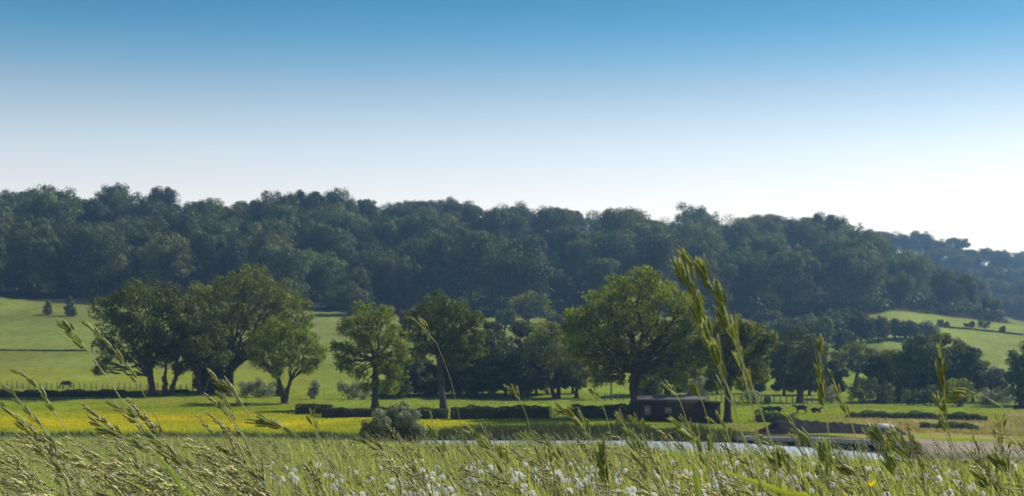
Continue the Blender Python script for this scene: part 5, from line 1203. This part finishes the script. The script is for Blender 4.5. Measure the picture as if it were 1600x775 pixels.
# ------------------------------------------------------------------ meadow grass
def blades(n, Ylo, Yhi, hlo, hhi, wmm, seg, pal, pexp=1.0, lean=0.25, umin=-260, umax=1860, name='b'):
    Y = Ylo + (Yhi - Ylo) * rng.random(n) ** pexp; u = rng.uniform(umin, umax, n)
    X = (u - 800) / F * Y * (1.0 if Ylo > 3 else 1.6); Z = H(X, Y)
    patch = 0.5 + 0.5 * np.sin(X * 0.8 + Y * 0.35) * np.sin(Y * 0.5 - X * 0.3 + 1)
    h = (hlo + (hhi - hlo) * rng.random(n)) * (0.82 + 0.3 * patch)
    az = rng.normal(math.pi, 1.0, n); ln = h * lean * rng.uniform(0.3, 1.8, n); dx = np.cos(az) * ln; dy = np.sin(az) * ln * 0.6
    w = wmm * 0.0005 * rng.uniform(0.6, 1.5, n)
    ci = rng.choice(len(pal), n, p=[p for p, c in pal]); c = np.array([c for p, c in pal])[ci] * rng.uniform(0.72, 1.3, (n, 1))
    fa = rng.uniform(0, math.pi, n); wx, wy = np.cos(fa) * w, np.sin(fa) * w
    if seg == 1:
        V = np.stack([np.stack([X - wx, Y - wy, Z - 0.01], 1), np.stack([X + wx, Y + wy, Z - 0.01], 1), np.stack([X + dx, Y + dy, Z + h], 1)], 1)
        return V.reshape(-1, 3), [np.arange(n * 3).reshape(-1, 3)], np.repeat(c, 3, 0)
    rows = []
    for t, k in ((0, 1.0), (0.4, 0.95), (0.75, 0.6)):
        bx = dx * t ** 1.9; by = dy * t ** 1.9; bz = h * (t - 0.10 * t * t)
        rows += [np.stack([X - wx * k + bx, Y - wy * k + by, Z + bz - (0.01 if t == 0 else 0)], 1), np.stack([X + wx * k + bx, Y + wy * k + by, Z + bz - (0.01 if t == 0 else 0)], 1)]
    rows.append(np.stack([X + dx, Y + dy, Z + h * 0.9], 1))
    V = np.stack(rows, 1).reshape(-1, 3); b = np.arange(n) * 7
    Fq = np.concatenate([np.stack([b, b + 1, b + 3, b + 2], 1), np.stack([b + 2, b + 3, b + 5, b + 4], 1)]); Ft = np.stack([b + 4, b + 5, b + 6], 1)
    col = np.repeat(c, 7, 0)
    return V, [Fq, Ft], col
PAL = [(0.40, (0.22, 0.28, 0.035)), (0.20, (0.36, 0.40, 0.10)), (0.22, (0.62, 0.57, 0.33)), (0.18, (0.085, 0.120, 0.018))]
g = Geo()
for a in [blades(16000, 0.7, 4.5, 0.20, 0.42, 4.5, 3, PAL), blades(70000, 4.5, 14, 0.22, 0.44, 4.0, 3, PAL, 0.8), blades(60000, 14, 32, 0.25, 0.46, 7, 1, PAL, 0.8),
          blades(70000, 30, 70, 0.28, 0.5, 16, 1, PAL, 0.9), blades(80000, 65, 113, 0.3, 0.55, 26, 1, PAL, 0.9)]: g.add(*a)
tag(link('meadow_grass', g.mesh('meadow_grass', M['grass'])), 'long mixed green and straw-coloured grass of the near meadow', 'grass', kind='stuff')
# the countless thin stems with seed heads standing through the meadow
def far_heads():
    g = Geo(); n = 4200
    Y = 3.2 + 42 * rng.random(n) ** 1.7; u = rng.uniform(-200, 1800, n)
    X = (u - 800) / F * Y; Z = H(X, Y); order = np.argsort(Y)
    for k in order:
        h = rng.uniform(0.40, 0.62) if Y[k] > 6 else rng.uniform(0.45, 0.60); ln = h * rng.uniform(0.1, 0.5) * (1.3 if u[k] < 500 else 0.8); f = 1 + Y[k] / 22
        b = np.array([X[k], Y[k], Z[k]]); P = b + np.array([(0, 0, 0), (-ln * .2, 0, h * .5), (-ln * .55, 0, h * .82), (-ln, 0.01, h)])
        tube(g, P, 0.0009 * f, 3, PALE * 0.75, cap=False); m = 7 if Y[k] < 14 else 5
        for q in range(m):
            t = 0.15 + 0.85 * q / (m - 1); p = P[2] * (1 - t) + P[3] * t; d = P[3] - P[2]; d = d / np.linalg.norm(d) + unit(1)[0] * 0.45; L_ = 0.018 * rng.uniform(0.8, 1.3) * (1 + Y[k] / 40)
            d /= np.linalg.norm(d); Rm = orient(d, unit(1)[0]); A = np.array([(0, 0, 0), (0.18, 0, .45), (-.18, 0.05, .45), (0, .18, .45), (0, 0, 1)]) * L_
            g.add(A @ Rm.T + p, [[(0, 1, 3), (0, 3, 2), (0, 2, 1), (4, 3, 1), (4, 2, 3), (4, 1, 2)]], np.array([GREEN * 1.3, GREEN * 1.3, PALE * 1.1, PALE * 0.9, TIP]) * rng.uniform(0.7, 1.2))
    tag(link('seeding_grass', g.mesh('seeding_grass', M['spike'])), 'countless small seeding grass heads standing through the meadow', 'grass', kind='stuff')
far_heads()

# ------------------------------------------------------------------ air
def haze():
    m, N, L = new_mat('haze'); o = N.new('ShaderNodeOutputMaterial'); v = N.new('ShaderNodeVolumePrincipled')
    v.inputs['Color'].default_value = (0.34, 0.61, 1.0, 1); v.inputs['Density'].default_value = 0.00026; v.inputs['Anisotropy'].default_value = 0.6
    L.new(v.outputs[0], o.inputs['Volume'])
    g = Geo(); box(g, (0, 1150, 66), (5200, 2600, 152)); ob = link('haze', g.mesh('haze', m)); tag(ob, 'thin blue summer haze filling the valley air', kind='stuff')
haze()
